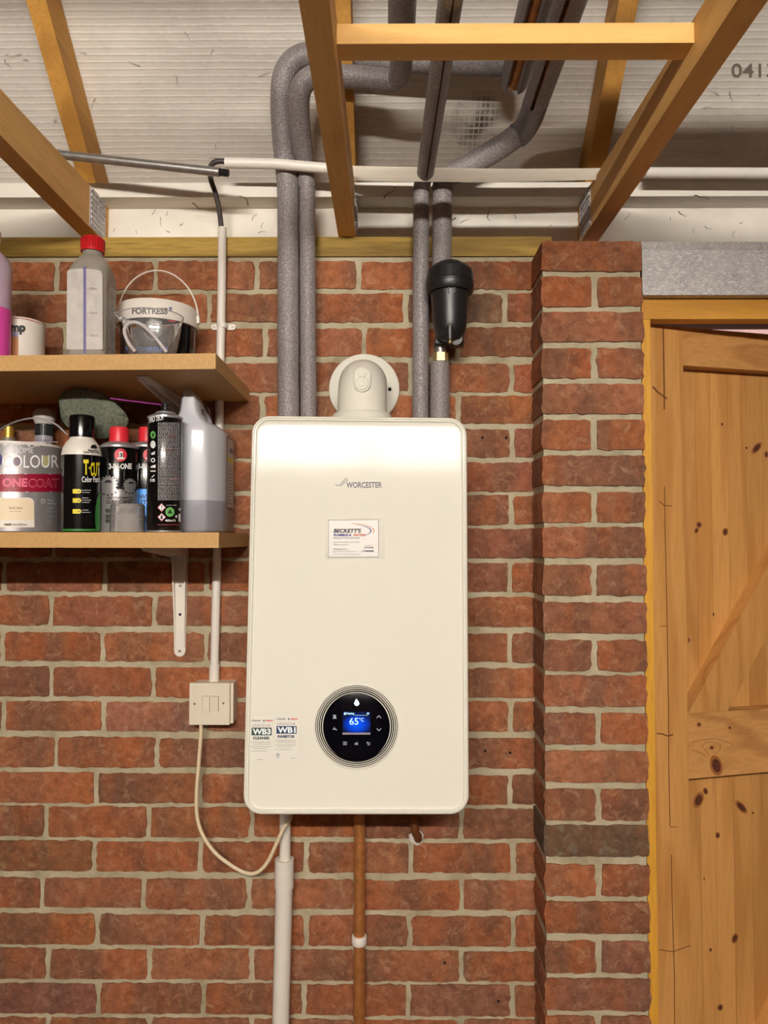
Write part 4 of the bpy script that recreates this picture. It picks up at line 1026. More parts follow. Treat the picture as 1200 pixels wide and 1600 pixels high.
P = Print(); P.disc(26, 721, 6.3, 8.2); P.build('colour_dot', m_plain('mauve_dot', srgb(120, 96, 116), .4), t, f, 3)
P = Print(); P.disc(0, 718, 3.2, 9); P.build('colour_dot', m_plain('blue_dot', srgb(56, 56, 120), .4), t, f, 3)
P = Print(); P.poly([(67, 712), (75.5, 712), (75.5, 727), (72, 731), (68, 729)]); P.build('colour_dot', m_plain('olive_dot', srgb(190, 186, 130), .4), t, f, 3)
# dried drips at the rim
bm = B(); rg = random.Random(4)
for i in range(26):
    x = -30+i*4.7; l = rg.uniform(2, 9) if x < 60 else rg.uniform(1, 4); wd = rg.uniform(2.0, 4.2)
    p_ = [f2(x-wd, 690), f2(x+wd, 690), f2(x+wd*.5, 690+l), f2(x-wd*.4, 690+l*.9)]
    bm.faces.new([bm.verts.new(q_) for q_ in p_])
obj('dried_drips', bm, m_plain('paint_drips', srgb(216, 208, 204), .5), t)
zh = zat(676, c.y, 30); ztp = zat(654, c.y-.05, 50)
bm = B(); tube(bm, smooth_path([Vector((c.x-R_-.001, c.y, H(700))), at(-22, 690, -.18), at(0, 671.5, -.20), at(26, 658.5, -.21), at(55, 653.5, -.21), at(84, 661, -.20), at(105, 679, -.19)], 8), .0017, 8); obj('wire_handle', bm, msil, t, smooth=True)
# clear-capped bottle behind tin
c = at(68.5, 700, -.068); c = Vector((c.x, -.068, ZL)); t = thing('domed_bottle', c, 'bottle with frosted dome cap and black ribbed collar behind the paint tin', 'bottle')
zz = lambda y: zat(y, c.y, 68)
bm = B(); lathe(bm, c, [(.019, ZL), (.020, ZL+.003), (.020, zz(730)), (.0185, zz(700)), (.0185, zz(686)), (.017, zz(681))], 28); obj('bottle_body', bm, m_plain('lilac_grey_plastic', srgb(156, 150, 160), .4), t, smooth=True)
bm = B(); lathe(bm, c, [(.0172, zz(682)), (.0172, zz(664)), (.016, zz(663))], 28)
for i in range(28):
    a = 2*PI*i/28; p = Vector((c.x+.0174*cos(a), c.y+.0174*sin(a), 0)); tube(bm, [p+Vector((0, 0, zz(680))), p+Vector((0, 0, zz(666)))], .0008, 5)
obj('ribbed_collar', bm, M['black'], t)
bm = B(); lathe(bm, c, [(.0175, zz(663.5)), (.021, zz(657)), (.0225, zz(653)), (.0222, zz(648)), (.019, zz(642)), (.012, zz(639)), (.001, zz(638))], 32); obj('dome_cap', bm, m_plain('frosted_cap', srgb(198, 190, 184), .3), t, smooth=True)
# gold-capped small jar at far left
c = at(13, 700, -.035); c = Vector((c.x, -.035, ZL)); t = thing('gold_capped_jar', c, 'small jar with gold cap hidden behind the paint tin handle', 'jar')
zz = lambda y: zat(y, c.y, 13)
bm = B(); lathe(bm, c, [(.014, ZL), (.014, zz(684))], 20); obj('jar_body', bm, m_plain('jar_grey', srgb(130, 120, 100), .4), t, smooth=True)
bm = B(); lathe(bm, c, [(.0105, zz(684)), (.0105, zz(667)), (.009, zz(666))], 20); obj('cap', bm, m_plain('gold_cap', srgb(210, 166, 70), .35, metal=.6), t, smooth=True)
# polish can (black / white shoulder)
c, t = can(127, 760, -.205, .033, 'polish_can', 'tall black aerosol with white shoulder, black cap and yellow lettering')
R_ = 30*mpp(c.y); zz = lambda y: zat(y, c.y-R_*.6, 127)
bm = B(); lathe(bm, c, [(R_-.0015, ZL), (R_, ZL+.0015), (R_, zz(711))], 48); obj('can_body', bm, M['black_gloss'], t, smooth=True)
bm = B(); lathe(bm, c, [(R_, zz(711)), (R_+.0002, zz(709)), (R_-.002, zz(700)), (R_-.007, zz(691)), (.0222, zz(684)), (.0218, zz(679))], 48); sh_ = obj('shoulder', bm, M['white'], t, smooth=True)
bm = B(); lathe(bm, c, [(.0232, zz(682)), (.0232, zz(651)), (.0222, zz(648)), (.019, zz(646.5)), (.001, zz(646))], 40); obj('cap', bm, M['black_gloss'], t, smooth=True)
f = on_cyl(c, R_); f2 = on_cyl(c, R_, .0012)
yel = m_plain('yellow_print', srgb(226, 206, 30), .45); whi = m_plain('white_print', srgb(228, 226, 226), .45); blk = m_plain('black_small_print', srgb(24, 22, 24), .5)
P = Print(); P.text('T', 130.5, 718, 138.5, 742, bold=.05).rect(139, 729.5, 141.2, 733).text('CUT', 141.5, 722.5, 156, 744, bold=.03)
for y in (767.5, 782, 799): P.poly([(113.5, y-3.5), (124.5, y-3.5), (127, y-1.5), (127, y+1.5), (124.5, y+3.5), (113.5, y+3.5)])
P.build('lettering', yel, t, f, 2.5)
P = Print(); P.text('Color Fast', 128, 744.5, 156.3, 753.5, bold=.02)
for i, y in enumerate((766, 769.5, 778, 781.5, 785, 797, 800.5)): P.scribble(128.5, y-.4, 142-(i % 3)*2, y+.4, .8, i+40)
P.build('lettering', whi, t, f, 2.5)
P = Print(); P.poly([(156.6, 768), (154, 772), (151.5, 780), (149.5, 792), (148.5, 806), (149, 818), (150, 826.5), (156.8, 826.5)]).rect(97.2, 826.5, 156.8, 829.5); P.build('green_flash', m_plain('green_print', srgb(40, 120, 44), .45), t, f, 2.5)
P = Print()
for y, s_ in ((767.5, '1st'), (782, '2nd'), (799, '3rd')): P.text(s_, 121, y-1.3, 125.5, y+1.3, bold=.03)
P.build('lettering', blk, t, f2, 3)
fs = lambda x, y: hit_cyl(x, y, (c.x, c.y), R_-.0008)
P = Print(); P.poly([(141.5, 700)]+[(146.5-5*cos(PI*i/8), 700-5.5*sin(PI*i/8)) for i in range(9)]).text('Restorative', 137.5, 701.5, 152, 705, bold=.02).text('Ceramic Technology', 130.5, 704.8, 154.5, 708.8, bold=.02); P.build('lettering', blk, t, on_cyl(c, R_, .0008), 2.5)
# lubricant can 1 and 2
def lube(px, Y, label, blue):
    c, t = can(px, 760, Y, .033, 'lubricant_can', label, 'spray can', 'black lubricant aerosols with a round red badge')
    R_ = 30*mpp(c.y); zz = lambda y: zat(y, c.y-R_*.5, px)
    body = m_plain('silver_grey_body', srgb(168, 164, 164), .3, metal=.6) if not blue else m_plain('blue_body', srgb(60, 130, 210), .35, metal=.2)
    bm = B(); lathe(bm, c, [(R_-.0015, ZL), (R_, ZL+.0015), (R_, zz(765))], 48); obj('lower_band', bm, body, t, smooth=True)
    bm = B(); lathe(bm, c, [(R_, zz(765)), (R_, zz(702)), (R_-.001, zz(700))], 48); obj('upper_band', bm, M['black_gloss'], t, smooth=True)
    bm = B(); lathe(bm, c, [(R_-.0004, zz(700)), (R_+.0007, zz(699)), (R_+.0007, zz(696.5)), (R_-.003, zz(696)), (R_-.008, zz(692)), (.018, zz(689))], 48); obj('crimped_shoulder', bm, msil, t, smooth=True)
    bm = B(); lathe(bm, c, [(.0182, zz(690)), (.0182, zz(669)), (.0165, zz(666)), (.001, zz(665.5))], 36); obj('cap', bm, m_plain('red_spray_cap', srgb(220, 44, 56), .4), t, smooth=True)
    f = on_cyl(c, R_); f2 = on_cyl(c, R_, .0012); f3 = on_cyl(c, R_, .0018); dx = px-185
    P = Print(); P.disc(dx+188.5, 711, 10, 10.3, 28); P.build('red_badge', m_plain('badge_red', srgb(206, 40, 56), .45), t, f, 2.5)
    P = Print(); P.rect(dx+186, 705.5, dx+192, 716).rect(dx+183, 715, dx+195, 717.5); P.build('lettering', whi, t, f2, 3)
    P = Print(); P.text('3', dx+187, 707.5, dx+191.5, 714, bold=.04); P.build('lettering', blk, t, f3, 3)
    P = Print(); P.text('3-IN-ONE', dx+170, 724, dx+206, 733, bold=.035); P.line([(dx+160, 731), (dx+190, 741), (dx+212, 735)], .5) if False else None
    P.build('lettering', whi, t, f, 2.5)
    if not blue:
        def gear(P, cx, cy, ro, ri):
            n = 16
            for i in range(n):
                a, b_, c_, d_ = [2*PI*(i+q_)/n for q_ in (0, .25, .5, .75)]
                P.poly([(cx+ri*.75*cos(a), cy+ri*.75*sin(a)), (cx+ri*cos(a), cy+ri*sin(a)), (cx+ro*cos(b_), cy+ro*sin(b_)), (cx+ro*cos(c_), cy+ro*sin(c_)), (cx+ri*cos(d_), cy+ri*sin(d_)), (cx+ri*cos(2*PI*(i+1)/n), cy+ri*sin(2*PI*(i+1)/n)), (cx+ri*.75*cos(2*PI*(i+1)/n), cy+ri*.75*sin(2*PI*(i+1)/n))])
            P.disc(cx, cy, ri*.76, ri*.76, 20)
        P = Print(); gear(P, 169.5, 757, 14.5, 12); gear(P, 203, 758, 11, 9); P.build('gear_print', body, t, f, 2.5)
        P = Print(); P.poly([(163, 754.5), (165, 751), (169, 749.8), (173.5, 751), (175, 754.5), (169, 754)]).poly([(200, 756), (203, 752.5), (208, 753), (209.5, 756.5), (205, 755.5)])
        for cx_, cy_, ro in ((169.5, 757, 15.5), (203, 758, 12)):
            for i in range(7):
                a = .35+i*.40; P.line([(cx_+ro*cos(a), cy_+ro*sin(a)), (cx_+(ro+2)*cos(a+.16), cy_+(ro+2)*sin(a+.16))], 2.2)
        P.build('gear_shadow', blk, t, f2, 2.5)
        P = Print(); P.text('HIGH PERFORMANCE', 167, 776, 207, 779.6, bold=.02).text('LUBRICANT', 166.8, 781, 207, 787, bold=.03)
        for i, y in enumerate((798, 807, 814)): P.ring(168, y, 2.2, 3.4, 10).rect(166.5, y-1, 169.5, y+1)
        P.build('lettering', blk, t, f2, 2.5)
    else:
        P = Print(); P.ring(dx+196, 762, 8, 11.5, 24).poly([(dx+183, 768), (dx+190, 764), (dx+200, 764), (dx+203, 767), (dx+192, 768)]).text('WHITE', dx+172, 772.5, dx+205, 779.5, bold=.03).text('LITHIUM', dx+170, 781, dx+210, 788, bold=.03)
        for y in (796, 802, 808, 814): P.scribble(dx+176, y-.5, dx+206, y+.5, 1, int(y))
        P.build('lettering', m_plain('navy_print', srgb(20, 36, 74), .5), t, f, 2.5)
    return t
lube(185, -.165, 'black and silver lubricant aerosol with red cap and gear print, beside the white-shouldered can', False)
lube(230, -.115, 'blue-bodied lubricant aerosol mostly hidden behind the tall black aerosol', True)
# clear cap
c, t = can(199.5, 800, -.243, .029, 'measuring_cup', 'small upturned clear plastic cup at the shelf edge before the spray cans', 'cup')
R_ = 26.5*mpp(c.y); zz = lambda y: zat(y, c.y-R_, 199)
bm = B(); lathe(bm, c, [(R_-.001, ZL), (R_, ZL+.001), (R_-.0008, zz(789)), (R_-.003, zz(786.5)), (R_-.012, zz(786))], 40, cap0=False); obj('cap_shell', bm, m_mixtrans('hazy_plastic', srgb(208, 200, 196), .34, .2), t, smooth=True)
bm = B()
for y in (793, 803, 812): 
    zq = zz(y); tube(bm, [Vector((c.x+(R_+.0001)*cos(2*PI*i/40), c.y+(R_+.0001)*sin(2*PI*i/40), zq)) for i in range(41)], .0005, 5, False)
obj('moulded_ridge', bm, m_mixtrans('ridge_plastic', srgb(220, 214, 210), .5, .2), t, smooth=True)
# tall black aerosol
c, t = can(257, 760, -.225, .031, 'contact_aerosol', 'tall black aerosol with grey block of small print and slim black nozzle')
R_ = 26.5*mpp(c.y); zz = lambda y: zat(y, c.y-R_*.5, 257)
bm = B(); lathe(bm, c, [(R_-.001, ZL+.002), (R_, ZL+.004), (R_, zz(655)), (R_-.001, zz(653))], 48); obj('can_body', bm, M['black_gloss'], t, smooth=True)
bm = B(); lathe(bm, c, [(R_-.001, ZL), (R_+.0007, ZL+.001), (R_+.0007, ZL+.003), (R_-.001, ZL+.004)], 48); obj('base_rim', bm, msil, t, smooth=True)
bm = B(); lathe(bm, c, [(R_-.0004, zz(653.5)), (R_+.0006, zz(652.5)), (R_+.0006, zz(650)), (R_-.003, zz(649)), (R_-.009, zz(646)), (.0172, zz(644.5)), (.018, zz(643)), (.016, zz(641.5)), (.012, zz(641))], 48); obj('crimped_shoulder', bm, msil, t, smooth=True)
bm = B(); lathe(bm, c, [(.011, zz(642)), (.0065, zz(639)), (.0055, zz(632)), (.0045, zz(628)), (.003, zz(627))], 24); obj('nozzle', bm, M['black'], t, smooth=True)
f = on_cyl(c, R_); f2 = on_cyl(c, R_, .0012)
P = Print(); rg = random.Random(9)
for i in range(52):
    y = 661+i*2.35; x = 246.5
    while x < 281:
        l = rg.uniform(1.2, 4); P.line([(x, y), (min(x+l, 281.3), y)], 1.05); x += l+rg.uniform(.5, 1)
P.build('small_print', m_plain('grey_small_print', srgb(172, 166, 168), .6), t, f, 3)
P = Print(); mg_ = m_plain('green_icon', srgb(104, 176, 92), .5); P.disc(239, 679.5, 4, 6, 16); P.build('green_icon', mg_, t, f, 3); P = Print(); P.disc(265.5, 800, 7, 7.5, 24); P.build('green_icon', mg_, t, f, 3)
P = Print(); P.disc(239, 694.5, 4, 6, 16).text('PRO TECH', 233, 651.5, 255, 661, bold=.03, skew=-5).poly([(236, 708), (242, 705), (242, 710), (237, 711)]).ring(239, 719, 2, 3.6, 12).poly([(236, 728), (243, 726), (243, 731), (235, 731)]).rect(235, 735, 243, 737).line([(237, 746), (241, 742)], 1.3).text('10', 235, 748, 242, 753, bold=.04)
P.text('400ml', 258, 811.5, 270.5, 815, bold=.03).text('e', 272, 811.5, 274, 815, bold=.04).rect(279, 803, 282, 815).scribble(260, 789, 276, 790, .7, 3).text('8', 274, 805, 277, 809, bold=.03).ring(281, 796, 1, 2, 12)
P.build('white_icon', whi, t, f, 3)
P = Print()
for y in (793, 808): P.poly([(246, y), (252.5, y-6.5), (259, y), (252.5, y+6.5)])
P.build('hazard_diamond', m_plain('pink_border', srgb(214, 120, 140), .5), t, f, 3)
P = Print()
for y in (793, 808): P.poly([(247.4, y), (252.5, y-5.1), (257.6, y), (252.5, y+5.1)])
P.build('hazard_diamond', whi, t, f2, 3)
f3 = on_cyl(c, R_, .0019)
P = Print(); P.rect(252, 789.5, 253.2, 794.2).disc(252.6, 796, .8).poly([(252.5, 803.5), (254.5, 807), (254, 811), (251, 811), (250.6, 807.5)]).poly([(262, 802), (265.5, 795), (269, 802)]).disc(239, 679.5, 1.4, 3.2); P.build('hazard_mark', blk, t, f3, 3)
P = Print(); P.scribble(246, 819.4, 281, 820.4, 1, 77).scribble(262, 681.5, 275, 682.5, .8, 2).scribble(256, 703, 272, 704, .8, 4).scribble(266, 748.5, 281, 749.5, .8, 5); P.build('red_print', m_plain('red_small', srgb(170, 60, 70), .5), t, f2, 3)
# purple straw
bm = B(); tube(bm, [at(172, 622.5, -.235), at(252.5, 632.5, -.229)], .0012, 8)
tag(obj('spray_straw', bm, m_plain('purple_straw', srgb(156, 60, 150), .4), smooth=True), 'thin purple spray straw fixed to the nozzle of the tall black aerosol', 'straw')
# jerry can
YF, YBk = -.188, -.022
t = thing('jerry_can', Vector((at(300, 820, YF).x, -.11, ZL)), 'white translucent plastic jerry can with handle, right end of the lower shelf', 'jerry can')
xl_, xm_ = at(258, 780, YF).x, at(322, 780, YF).x; xr_ = xm_+.021; yc_ = YF+.058
zs_ = at(322, 664, YF).z; zr_ = at(296, 608.5, YF).z; hx = at(293, 620, YF).x
def plan(x0, xm, x1, y0, yc, y1, z, c=.012):
    return [Vector(q_+(z,)) for q_ in ((x0, y0+c), (x0+c, y0), (xm-c*.3, y0), (xm+c*.25, y0+c*.4), (x1-c*.25, yc-c*.4), (x1, yc+c*.3), (x1, y1-c), (x1-c, y1), (x0+c, y1), (x0, y1-c))]
def rise(fz, z):          # blend from the body plan (0) to the handle ridge plan (1)
    L_ = lambda a_, b_: a_+(b_-a_)*fz
    return plan(L_(xl_, hx-.013), L_(xm_, hx+.010), L_(xr_, hx+.013), L_(YF, YF+.004), L_(yc_, YF+.02), L_(YBk, YBk-.035), z, L_(.012, .006))
mj = m_mixtrans('milky_can_plastic', srgb(204, 204, 212), .93, .42)
bm = B(); loops(bm, [plan(xl_+.005, xm_-.004, xr_-.005, YF+.005, yc_, YBk-.005, ZL), rise(0, ZL+.006), rise(0, zs_-.012), rise(.05, zs_-.004), rise(.28, zs_+.006), rise(.62, zs_+.016), rise(.85, zs_+.030), rise(.95, zr_-.016), rise(1, zr_-.004), rise(1.12, zr_)])
for v in bm.verts:
    if v.co.z > zs_+.01: v.co.z -= max(0, (v.co.y-YF)/(YBk-YF))*.018
body = obj('can_body', bm, mj, t, smooth=True, angle=50)
cb_ = B(); loops(cb_, [[Vector((x_, YF+.075+.042*cos(2*PI*i/24), zs_+.026+.0135*sin(2*PI*i/24)-.004*cos(2*PI*i/24))) for i in range(24)] for x_ in (hx-.08, hx+.08)])
cut = obj('cutter', cb_, mj, None); md = body.modifiers.new('b', 'BOOLEAN'); md.operation = 'DIFFERENCE'; md.object = cut; md.solver = 'EXACT'
bpy.context.view_layer.update()
nm = bpy.data.meshes.new_from_object(body.evaluated_get(bpy.context.evaluated_depsgraph_get())); body.modifiers.clear(); body.data = nm
bpy.data.objects.remove(cut)
zq = at(300, 781, YF).z
def split_z(o, z, name, mat):          # the part of a shell that has liquid behind it becomes a part of its own
    zl_ = z-rootloc(o.parent).z; lo = o.data.copy()
    for me_, up in ((o.data, True), (lo, False)):
        b_ = B(); b_.from_mesh(me_)
        bmesh.ops.bisect_plane(b_, geom=b_.verts[:]+b_.edges[:]+b_.faces[:], plane_co=(0, 0, zl_), plane_no=(0, 0, 1), clear_inner=up, clear_outer=not up)
        b_.to_mesh(me_); b_.free()
    lo.materials.clear(); lo.materials.append(mat)
    p_ = bpy.data.objects.new(name, lo); COL.objects.link(p_); p_.parent = o.parent
    return p_
split_z(body, zq, 'filled_base', m_plain('can_with_liquid', srgb(150, 150, 160), .35))
XRc = xr_
xs = XRc+.0008; z_ = lambda y, Y: at(357, y, Y).z
bm = B(); bm.faces.new([bm.verts.new(q_) for q_ in [(xs, -.108, z_(793, -.108)), (xs, -.050, z_(799, -.050)), (xs, -.050, z_(688, -.050)), (xs, -.108, z_(681, -.108))]])
lab = obj('side_label', bm, m_plain('dark_label_edge', srgb(96, 84, 84), .5), t)
bm = B(); xs2 = xs+.0004
def lq(y0, y1, za, zb, mat, nm='label_panel'):
    bm = B(); x_ = xs2 if nm == 'label_panel' else xs2+.0004
    bm.faces.new([bm.verts.new(q_) for q_ in [(x_, y0, za), (x_, y1, za), (x_, y1, zb), (x_, y0, zb)]]); obj(nm, bm, mat, t)
zA, zB = z_(793, -.075), z_(687, -.075)
lq(-.1065, -.0515, zA, zB, m_plain('label_paper', srgb(196, 186, 176), .5))
lq(-.1065, -.0515, zA+(zB-zA)*.66, zA+(zB-zA)*.72, m_plain('label_yellow', srgb(214, 190, 70), .5), 'yellow_stripe')
bm = B()
for i in range(12):
    zz_ = zA+(zB-zA)*(.05+.048*i); box(bm, xs2+.0002, xs2+.0006, -.098, -.055-(i % 3)*.006, zz_, zz_+.0016)
box(bm, xs2+.0002, xs2+.0006, -.09, -.055, zA+(zB-zA)*.8, zA+(zB-zA)*.87)
obj('label_print', bm, ink2, t)['kind'] = 'stuff'
# green pad
pc_ = at(144, 647, -.150); nrm = Vector((.06, -.82, -.57)).normalized()
ux = (Vector((1, 0, 0))-nrm*nrm.x).normalized(); uy = ux.cross(nrm); uy = uy if uy.z > 0 else -uy
a_, b_ = 53*mpp(-.15), 34*mpp(-.15)/.83; rot = math.radians(-24)
def padp(fr, ang, off):
    wob = 1+.05*sin(3*ang+1)+.03*sin(5*ang)
    x, y = a_*fr*cos(ang)*wob, b_*fr*sin(ang)*wob
    return pc_+ux*(x*cos(rot)-y*sin(rot))+uy*(x*sin(rot)+y*cos(rot))+nrm*(off+.002*sin(4*ang)*fr)
bm = B(); prof = [(.3, -.009), (.8, -.009), (.96, -.006), (1.0, 0), (.97, .005), (.935, .006), (.92, .004), (.9, .006), (.7, .009), (.35, .010)]
loops(bm, [[padp(f_, 2*PI*i/48, o_) for i in range(48)] for f_, o_ in prof])
m, nt, b = newmat('green_microfibre'); v = coords(nt)
nt.links.new(ramp(nt, noi(nt, v, 180, 5, .7), [(.3, srgb(92, 98, 84)), (.7, srgb(150, 154, 134))]), b.inputs['Base Color']); b.inputs['Roughness'].default_value = .95
bump(nt, b, noi(nt, v, 260, 4, .7), .004)
tag(obj('cleaning_pad', bm, m, smooth=True, angle=80), 'grey-green oval microfibre pad propped behind the cap of the white-shouldered can', 'sponge')

# ================================================================== DOORWAY
# steel lintel over the opening
LY = -.112
zt, zb = at(1100, 375, LY).z, at(1100, 460, LY).z
lx = PX1-.003
t = thing('steel_lintel', (lx, LY, zb), 'galvanised steel lintel over the doorway, right of the brick pier', 'lintel')
bm = B(); box(bm, lx, 2.4, LY, LY+.004, zb, zt-.020); obj('web', bm, M['galv'], t)
bm = B(); hexa(bm, [(lx-.0, LY, zt-.0195), (2.4, LY, zt-.0195), (2.4, LY+.012, zt-.0195), (lx, LY+.012, zt-.0195), (lx, LY+.010, zt), (2.4, LY+.010, zt), (2.4, .05, zt), (lx, .05, zt)]); obj('top_flange', bm, M['galv'], t)
bm = B(); box(bm, lx, 2.4, LY-.003, LY+.05, zb-.002, zb+.004); obj('bottom_lip', bm, M['galv'], t, bevel=.0015)
# frame
HY = -.092
hx0 = at(1006, 480, HY).x
zt, zb = at(1100, 461, HY).z, at(1100, 498.5, HY).z
bm = B(); box(bm, PX1-.002+.003, 2.2, HY, HY+.035, zb, zt); frame_h = tag(obj('trim_3', bm, M['head'], bevel=.0012), kind='structure')
bm = B(); xj1 = at(1020.5, 900, HY).x
box(bm, PX1+.001, xj1, HY, HY+.035, 0, zb-.0005); tag(obj('trim_4', bm, M['jamb'], bevel=.0012), kind='structure')
bm = B(); box(bm, PX1+.001, 2.3, HY+.085, .09, zb+.03, E+.635); struct('wall_over_door', bm, M['painted_wall'])
# door leaf, hinged on the left and standing ajar (outward)
TH = math.radians(14.5); D0 = Vector((xj1-.004, HY+.037, 0)); du = Vector((cos(TH), sin(TH), 0)); dn = Vector((sin(TH), -cos(TH), 0))
def dh(x, y, off=0):                       # photo point -> (u, z) on the leaf front plane moved by off
    p = hit(x, y, D0+dn*off, dn); return (p-D0).dot(du), p.z
def dpt(u_, z, off=0): return D0+du*u_+Vector((0, 0, z))+dn*off
leaf = thing('door_1', D0, 'pine ledged and braced garage door standing ajar at the right edge', 'door'); leaf['kind'] = 'structure'
def dprism(poly, o0, o1, name, mat, bev=.0012):
    bm = B(); loops(bm, [[dpt(a_, b_, o0) for a_, b_ in poly], [dpt(a_, b_, o1) for a_, b_ in poly]]); return obj(name, bm, mat, leaf, bevel=bev)
zdt = dh(1040, 509)[1]; us = dh(1071, 850)[0]; UW = 1.0; REC = -.034
dprism([(0, .02), (us, .02), (us, zdt), (0, zdt)], REC-.0, 0, 'stile', M['doorZ'])
z575 = dh(1072, 571)[1]; 
dprism([(us+.0008, z575), (UW, z575), (UW, zdt), (us+.0008, zdt)], REC, -.0004, 'top_rail', M['doorX'])
zm1, zm0 = dh(1080, 1115)[1], dh(1080, 1217)[1]
dprism([(us+.0008, zm0), (UW, zm0), (UW, zm1), (us+.0008, zm1)], REC, -.0004, 'middle_rail', M['doorX'])
dprism([(us+.0008, .02), (UW, .02), (UW, .2), (us+.0008, .2)], REC, -.0004, 'bottom_rail', M['doorX'])
A, Bq, Cq, Dq = dh(1078, 1113), dh(1200, 887), dh(1140, 1112), dh(1200, 1001)
sl1 = (Bq[1]-A[1])/(Bq[0]-A[0]); L_ = .40
A = (us+.001, zm1+.0005)
dprism([A, (A[0]+(Cq[0]-dh(1078, 1113)[0]), zm1+.0005), (A[0]+(Cq[0]-dh(1078, 1113)[0])+L_, zm1+L_*sl1), (A[0]+L_, zm1+L_*sl1)], REC, -.0004, 'brace', M['doorZ'])
sb = sl1; 
dprism([(us+.001+.02, .2+.0005), (us+.09, .2+.0005), (us+.09+.27, .2+.27*sb), (us+.02+.27, .2+.27*sb)], REC, -.0004, 'brace', M['doorZ'])
bxs = [dh(x, 750, REC)[0] for x in (1068, 1087.5, 1111, 1138, 1166, 1192, 1219)]
bxs[0] = us-.012
while bxs[-1] < UW: bxs.append(bxs[-1]+.037)
for a_, b_ in zip(bxs, bxs[1:]):
    dprism([(a_+.0004, .02), (b_-.0004, .02), (b_-.0004, zdt-.005), (a_+.0004, zdt-.005)], REC-.014, REC+.0005, 'board', M['doorZ'], bev=.0008)
# daylight-lit weather strip on the middle rail
# knots
def knot(x, y, rx, ry, off, tilt=0, halo=True):
    u0, z0_ = dh(x, y, off); s_ = 1.58/F
    for k_, (mt, rr, oo) in enumerate(((M['knot_ring'], 1.5, .0006), (M['knot'], 1.0, .0011))):
        if k_ == 0 and not halo: continue
        bm = B(); ring = []
        for i in range(18):
            a = 2*PI*i/18; X, Z = rx*rr*s_*cos(a), ry*rr*s_*sin(a); ring.append((u0+X*cos(tilt)-Z*sin(tilt), z0_+X*sin(tilt)+Z*cos(tilt)))
        loops(bm, [[dpt(a_, b_, off+oo-.0008) for a_, b_ in ring], [dpt(a_, b_, off+oo) for a_, b_ in ring]]); obj('knot', bm, mt, leaf)
for kx in ((1128, 663, 2, 2.6, REC), (1182, 700, 4, 9, REC, -.8), (1197, 710, 2.5, 4, REC), (1092, 820, 3.5, 3.5, REC), (1088, 829, 2.5, 3.5, REC, -.6), (1133, 831, 3.5, 4.5, REC, -.3), (1114.5, 960, 1.5, 3, REC), (1076, 1000, 1.2, 4, REC),
           (1119, 1196, 7, 11, 0, .35), (1112, 1168, 2.5, 2, 0), (1092, 1132, 2.5, 2.5, 0), (1140, 1137, 2, 2, 0), (1091, 1250, 6, 9, REC, -.5), (1102, 1236, 3, 4, REC, .4), (1158, 1261, 4, 10, REC, .8), (1176, 1270, 2, 1.5, REC), (1121, 1305, 3, 3.5, REC), (1148, 1466, 4, 5.5, REC, -.4), (1110, 1484, 2.2, 2.5, REC), (1125, 1574, 3.5, 3.5, REC), (1100, 1373, 1, 3, REC), (1166, 700, 2, 2, REC)):
    knot(kx[0], kx[1], kx[2], kx[3], kx[4], kx[5] if len(kx) > 5 else 0, halo=kx[2] > 2.2)
# the long split in the stile and grain marks
def crack(pts, w_, name='split'):
    P = Print(); P.line(pts, w_); P.build(name, M['crack'], leaf, lambda x, y: hit(x, y, D0+dn*.0006, dn))
crack([(1036.5, 512), (1037, 560), (1038, 615), (1038, 640)], 2.1); crack([(1038.5, 760), (1039, 820), (1041, 900), (1043, 1000), (1044.5, 1100), (1045, 1200), (1047, 1290)], 1.3)
crack([(1049, 1335), (1050, 1400), (1052, 1470), (1054, 1530), (1054, 1610)], 1.3)
crack([(1020, 604), (1028, 613), (1042, 623)], 2.6); crack([(1030, 783), (1038, 790), (1050, 790.5)], 1.4); crack([(1030, 979), (1042, 978)], 1); crack([(1026, 1146), (1036, 1147), (1043, 1150), (1052, 1148)], 2); crack([(1030, 1484), (1052, 1487), (1079, 1477)], 1.4); crack([(1047, 1292), (1058, 1292)], 1.2)
# grain eye on the middle rail
P = Print(); P.line([(1096, 1165), (1106, 1160), (1118, 1159.5), (1126, 1164), (1125, 1172), (1119, 1178)], .7).line([(1096, 1165), (1104, 1175), (1108, 1180)], .7).line([(1080, 1161), (1095, 1156), (1118, 1154), (1135, 1158), (1145, 1164), (1137, 1172)], .7).line([(1080, 1172), (1095, 1176), (1104, 1182)], .7)
P.build('grain_line', m_plain('grain_brown', srgb(138, 82, 40), .6), leaf, lambda x, y: hit(x, y, D0+dn*.0006, dn))
# outdoors, seen through the gap above the door
bm = B(); box(bm, -1, 6, 2.6, 2.7, 0, 6); struct('wall_outside', bm, M['outside'])

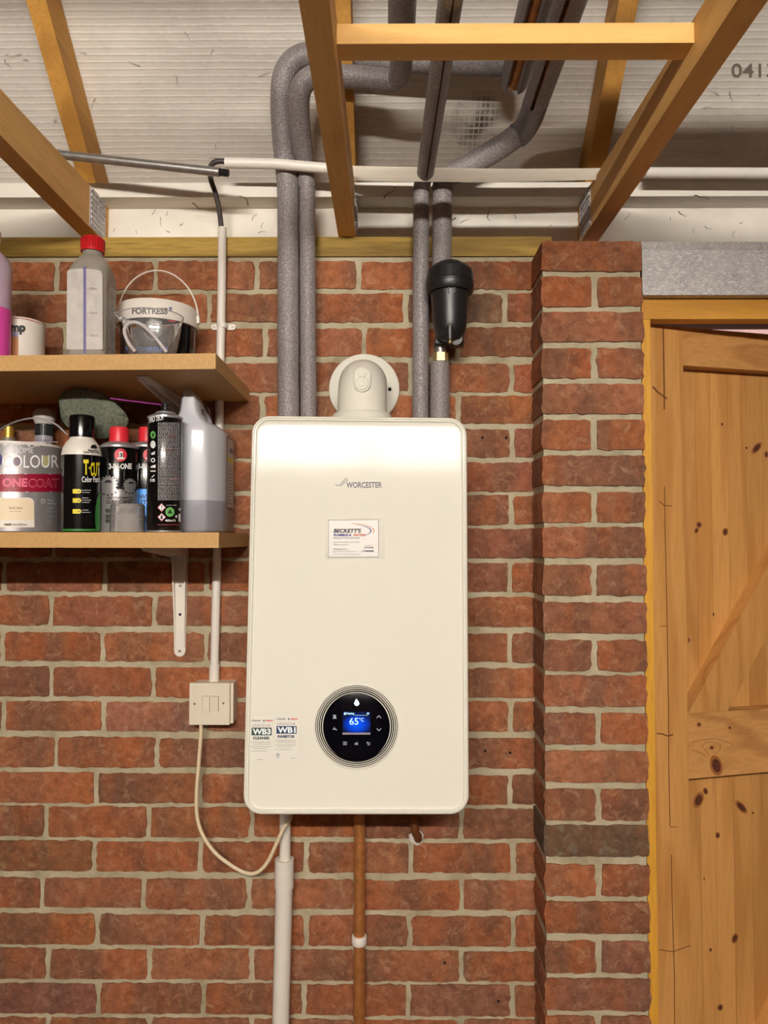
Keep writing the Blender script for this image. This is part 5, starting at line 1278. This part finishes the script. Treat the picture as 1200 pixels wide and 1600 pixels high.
# ================================================================== COBWEBS
rg = random.Random(12); bm = B()
def wisp(x, y, L_, Yf, w_=.0007):
    a = rg.uniform(0, 6.28); pts = [Vector((x, y, 0))]
    for i in range(5):
        a += rg.uniform(-.7, .7); pts.append(pts[-1]+Vector((cos(a), sin(a), 0))*L_/5)
    P3 = [Yf(p.x, p.y) for p in pts]; tube(bm, smooth_path(P3, 3), [w_*(1-.04*i) for i in range(16)], 4)
for i in range(46): wisp(rg.uniform(0, 1190), rg.uniform(30, 262), rg.uniform(6, 22), lambda x, y: on_mem(x, y, .003), .0005)
for i in range(34): wisp(rg.uniform(170, 1190), rg.uniform(330, 366), rg.uniform(5, 16), lambda x, y: at(x, y, .048), .0005)
for x, y, l in ((270, 132, 16), (600, 310, 26), (1085, 305, 24), (300, 318, 20), (388, 322, 24), (765, 330, 18), (712, 340, 16), (1060, 330, 16)): wisp(x, y, l, lambda x_, y_: at(x_, y_, -.009), .0012)
tag(obj('cobweb_strands', bm, M['cobweb']), 'dusty cobweb strands scattered over the roof sheet and white eaves boards', 'cobweb', kind='stuff')

# ================================================================== LAMP (behind the camera, out of frame)
t = thing('batten_lamp', LAMP, 'long fluorescent batten lamp under the roof, behind the viewpoint', 'lamp')
bm = B(); tube(bm, [LAMP+Vector((-.74, 0, 0)), LAMP+Vector((.74, 0, 0))], .018, 20); obj('tube', bm, m_emit('fluorescent_tube', LAMP_COL, LAMP_POWER), t, smooth=True)
bm = B(); box(bm, LAMP.x-.76, LAMP.x+.76, LAMP.y-.035, LAMP.y+.035, LAMP.z+.035, LAMP.z+.085); obj('housing', bm, M['white'], t, bevel=.004)
for s_ in (-1, 1):
    bm = B(); box(bm, LAMP.x+s_*.75-.01, LAMP.x+s_*.75+.01, LAMP.y-.02, LAMP.y+.02, LAMP.z-.02, LAMP.z+.036); obj('end_cap', bm, M['white'], t)

bm = B(); box(bm, LAMP.x-1.0, LAMP.x+1.6, LAMP.y-.3, LAMP.y+.90, LAMP.z+.086, LAMP.z+.104); obj('shade_board', bm, M['shelf_edge'], t)  # unseen board added over the tube, sized to cut its upward light
# unseen planks added above the joists to shade the lower roof sheet
t = thing('shade_planks', (.75, -1.5, E+.757), 'added pine planks on spacers across the joists, unseen overhead, shading the roof sheet', 'planks')
for x_ in (-.07, .44, 1.3):
    bm = B(); box(bm, x_, x_+.03, -1.62, -1.40, E+.757, E+.800); obj('spacer', bm, M['joist'], t)
for i in range(2):
    bm = B(); box(bm, -.10, 1.9, -1.60, -1.42, E+.8005+i*.029, E+.8290+i*.029); obj('plank', bm, M['batten'], t)
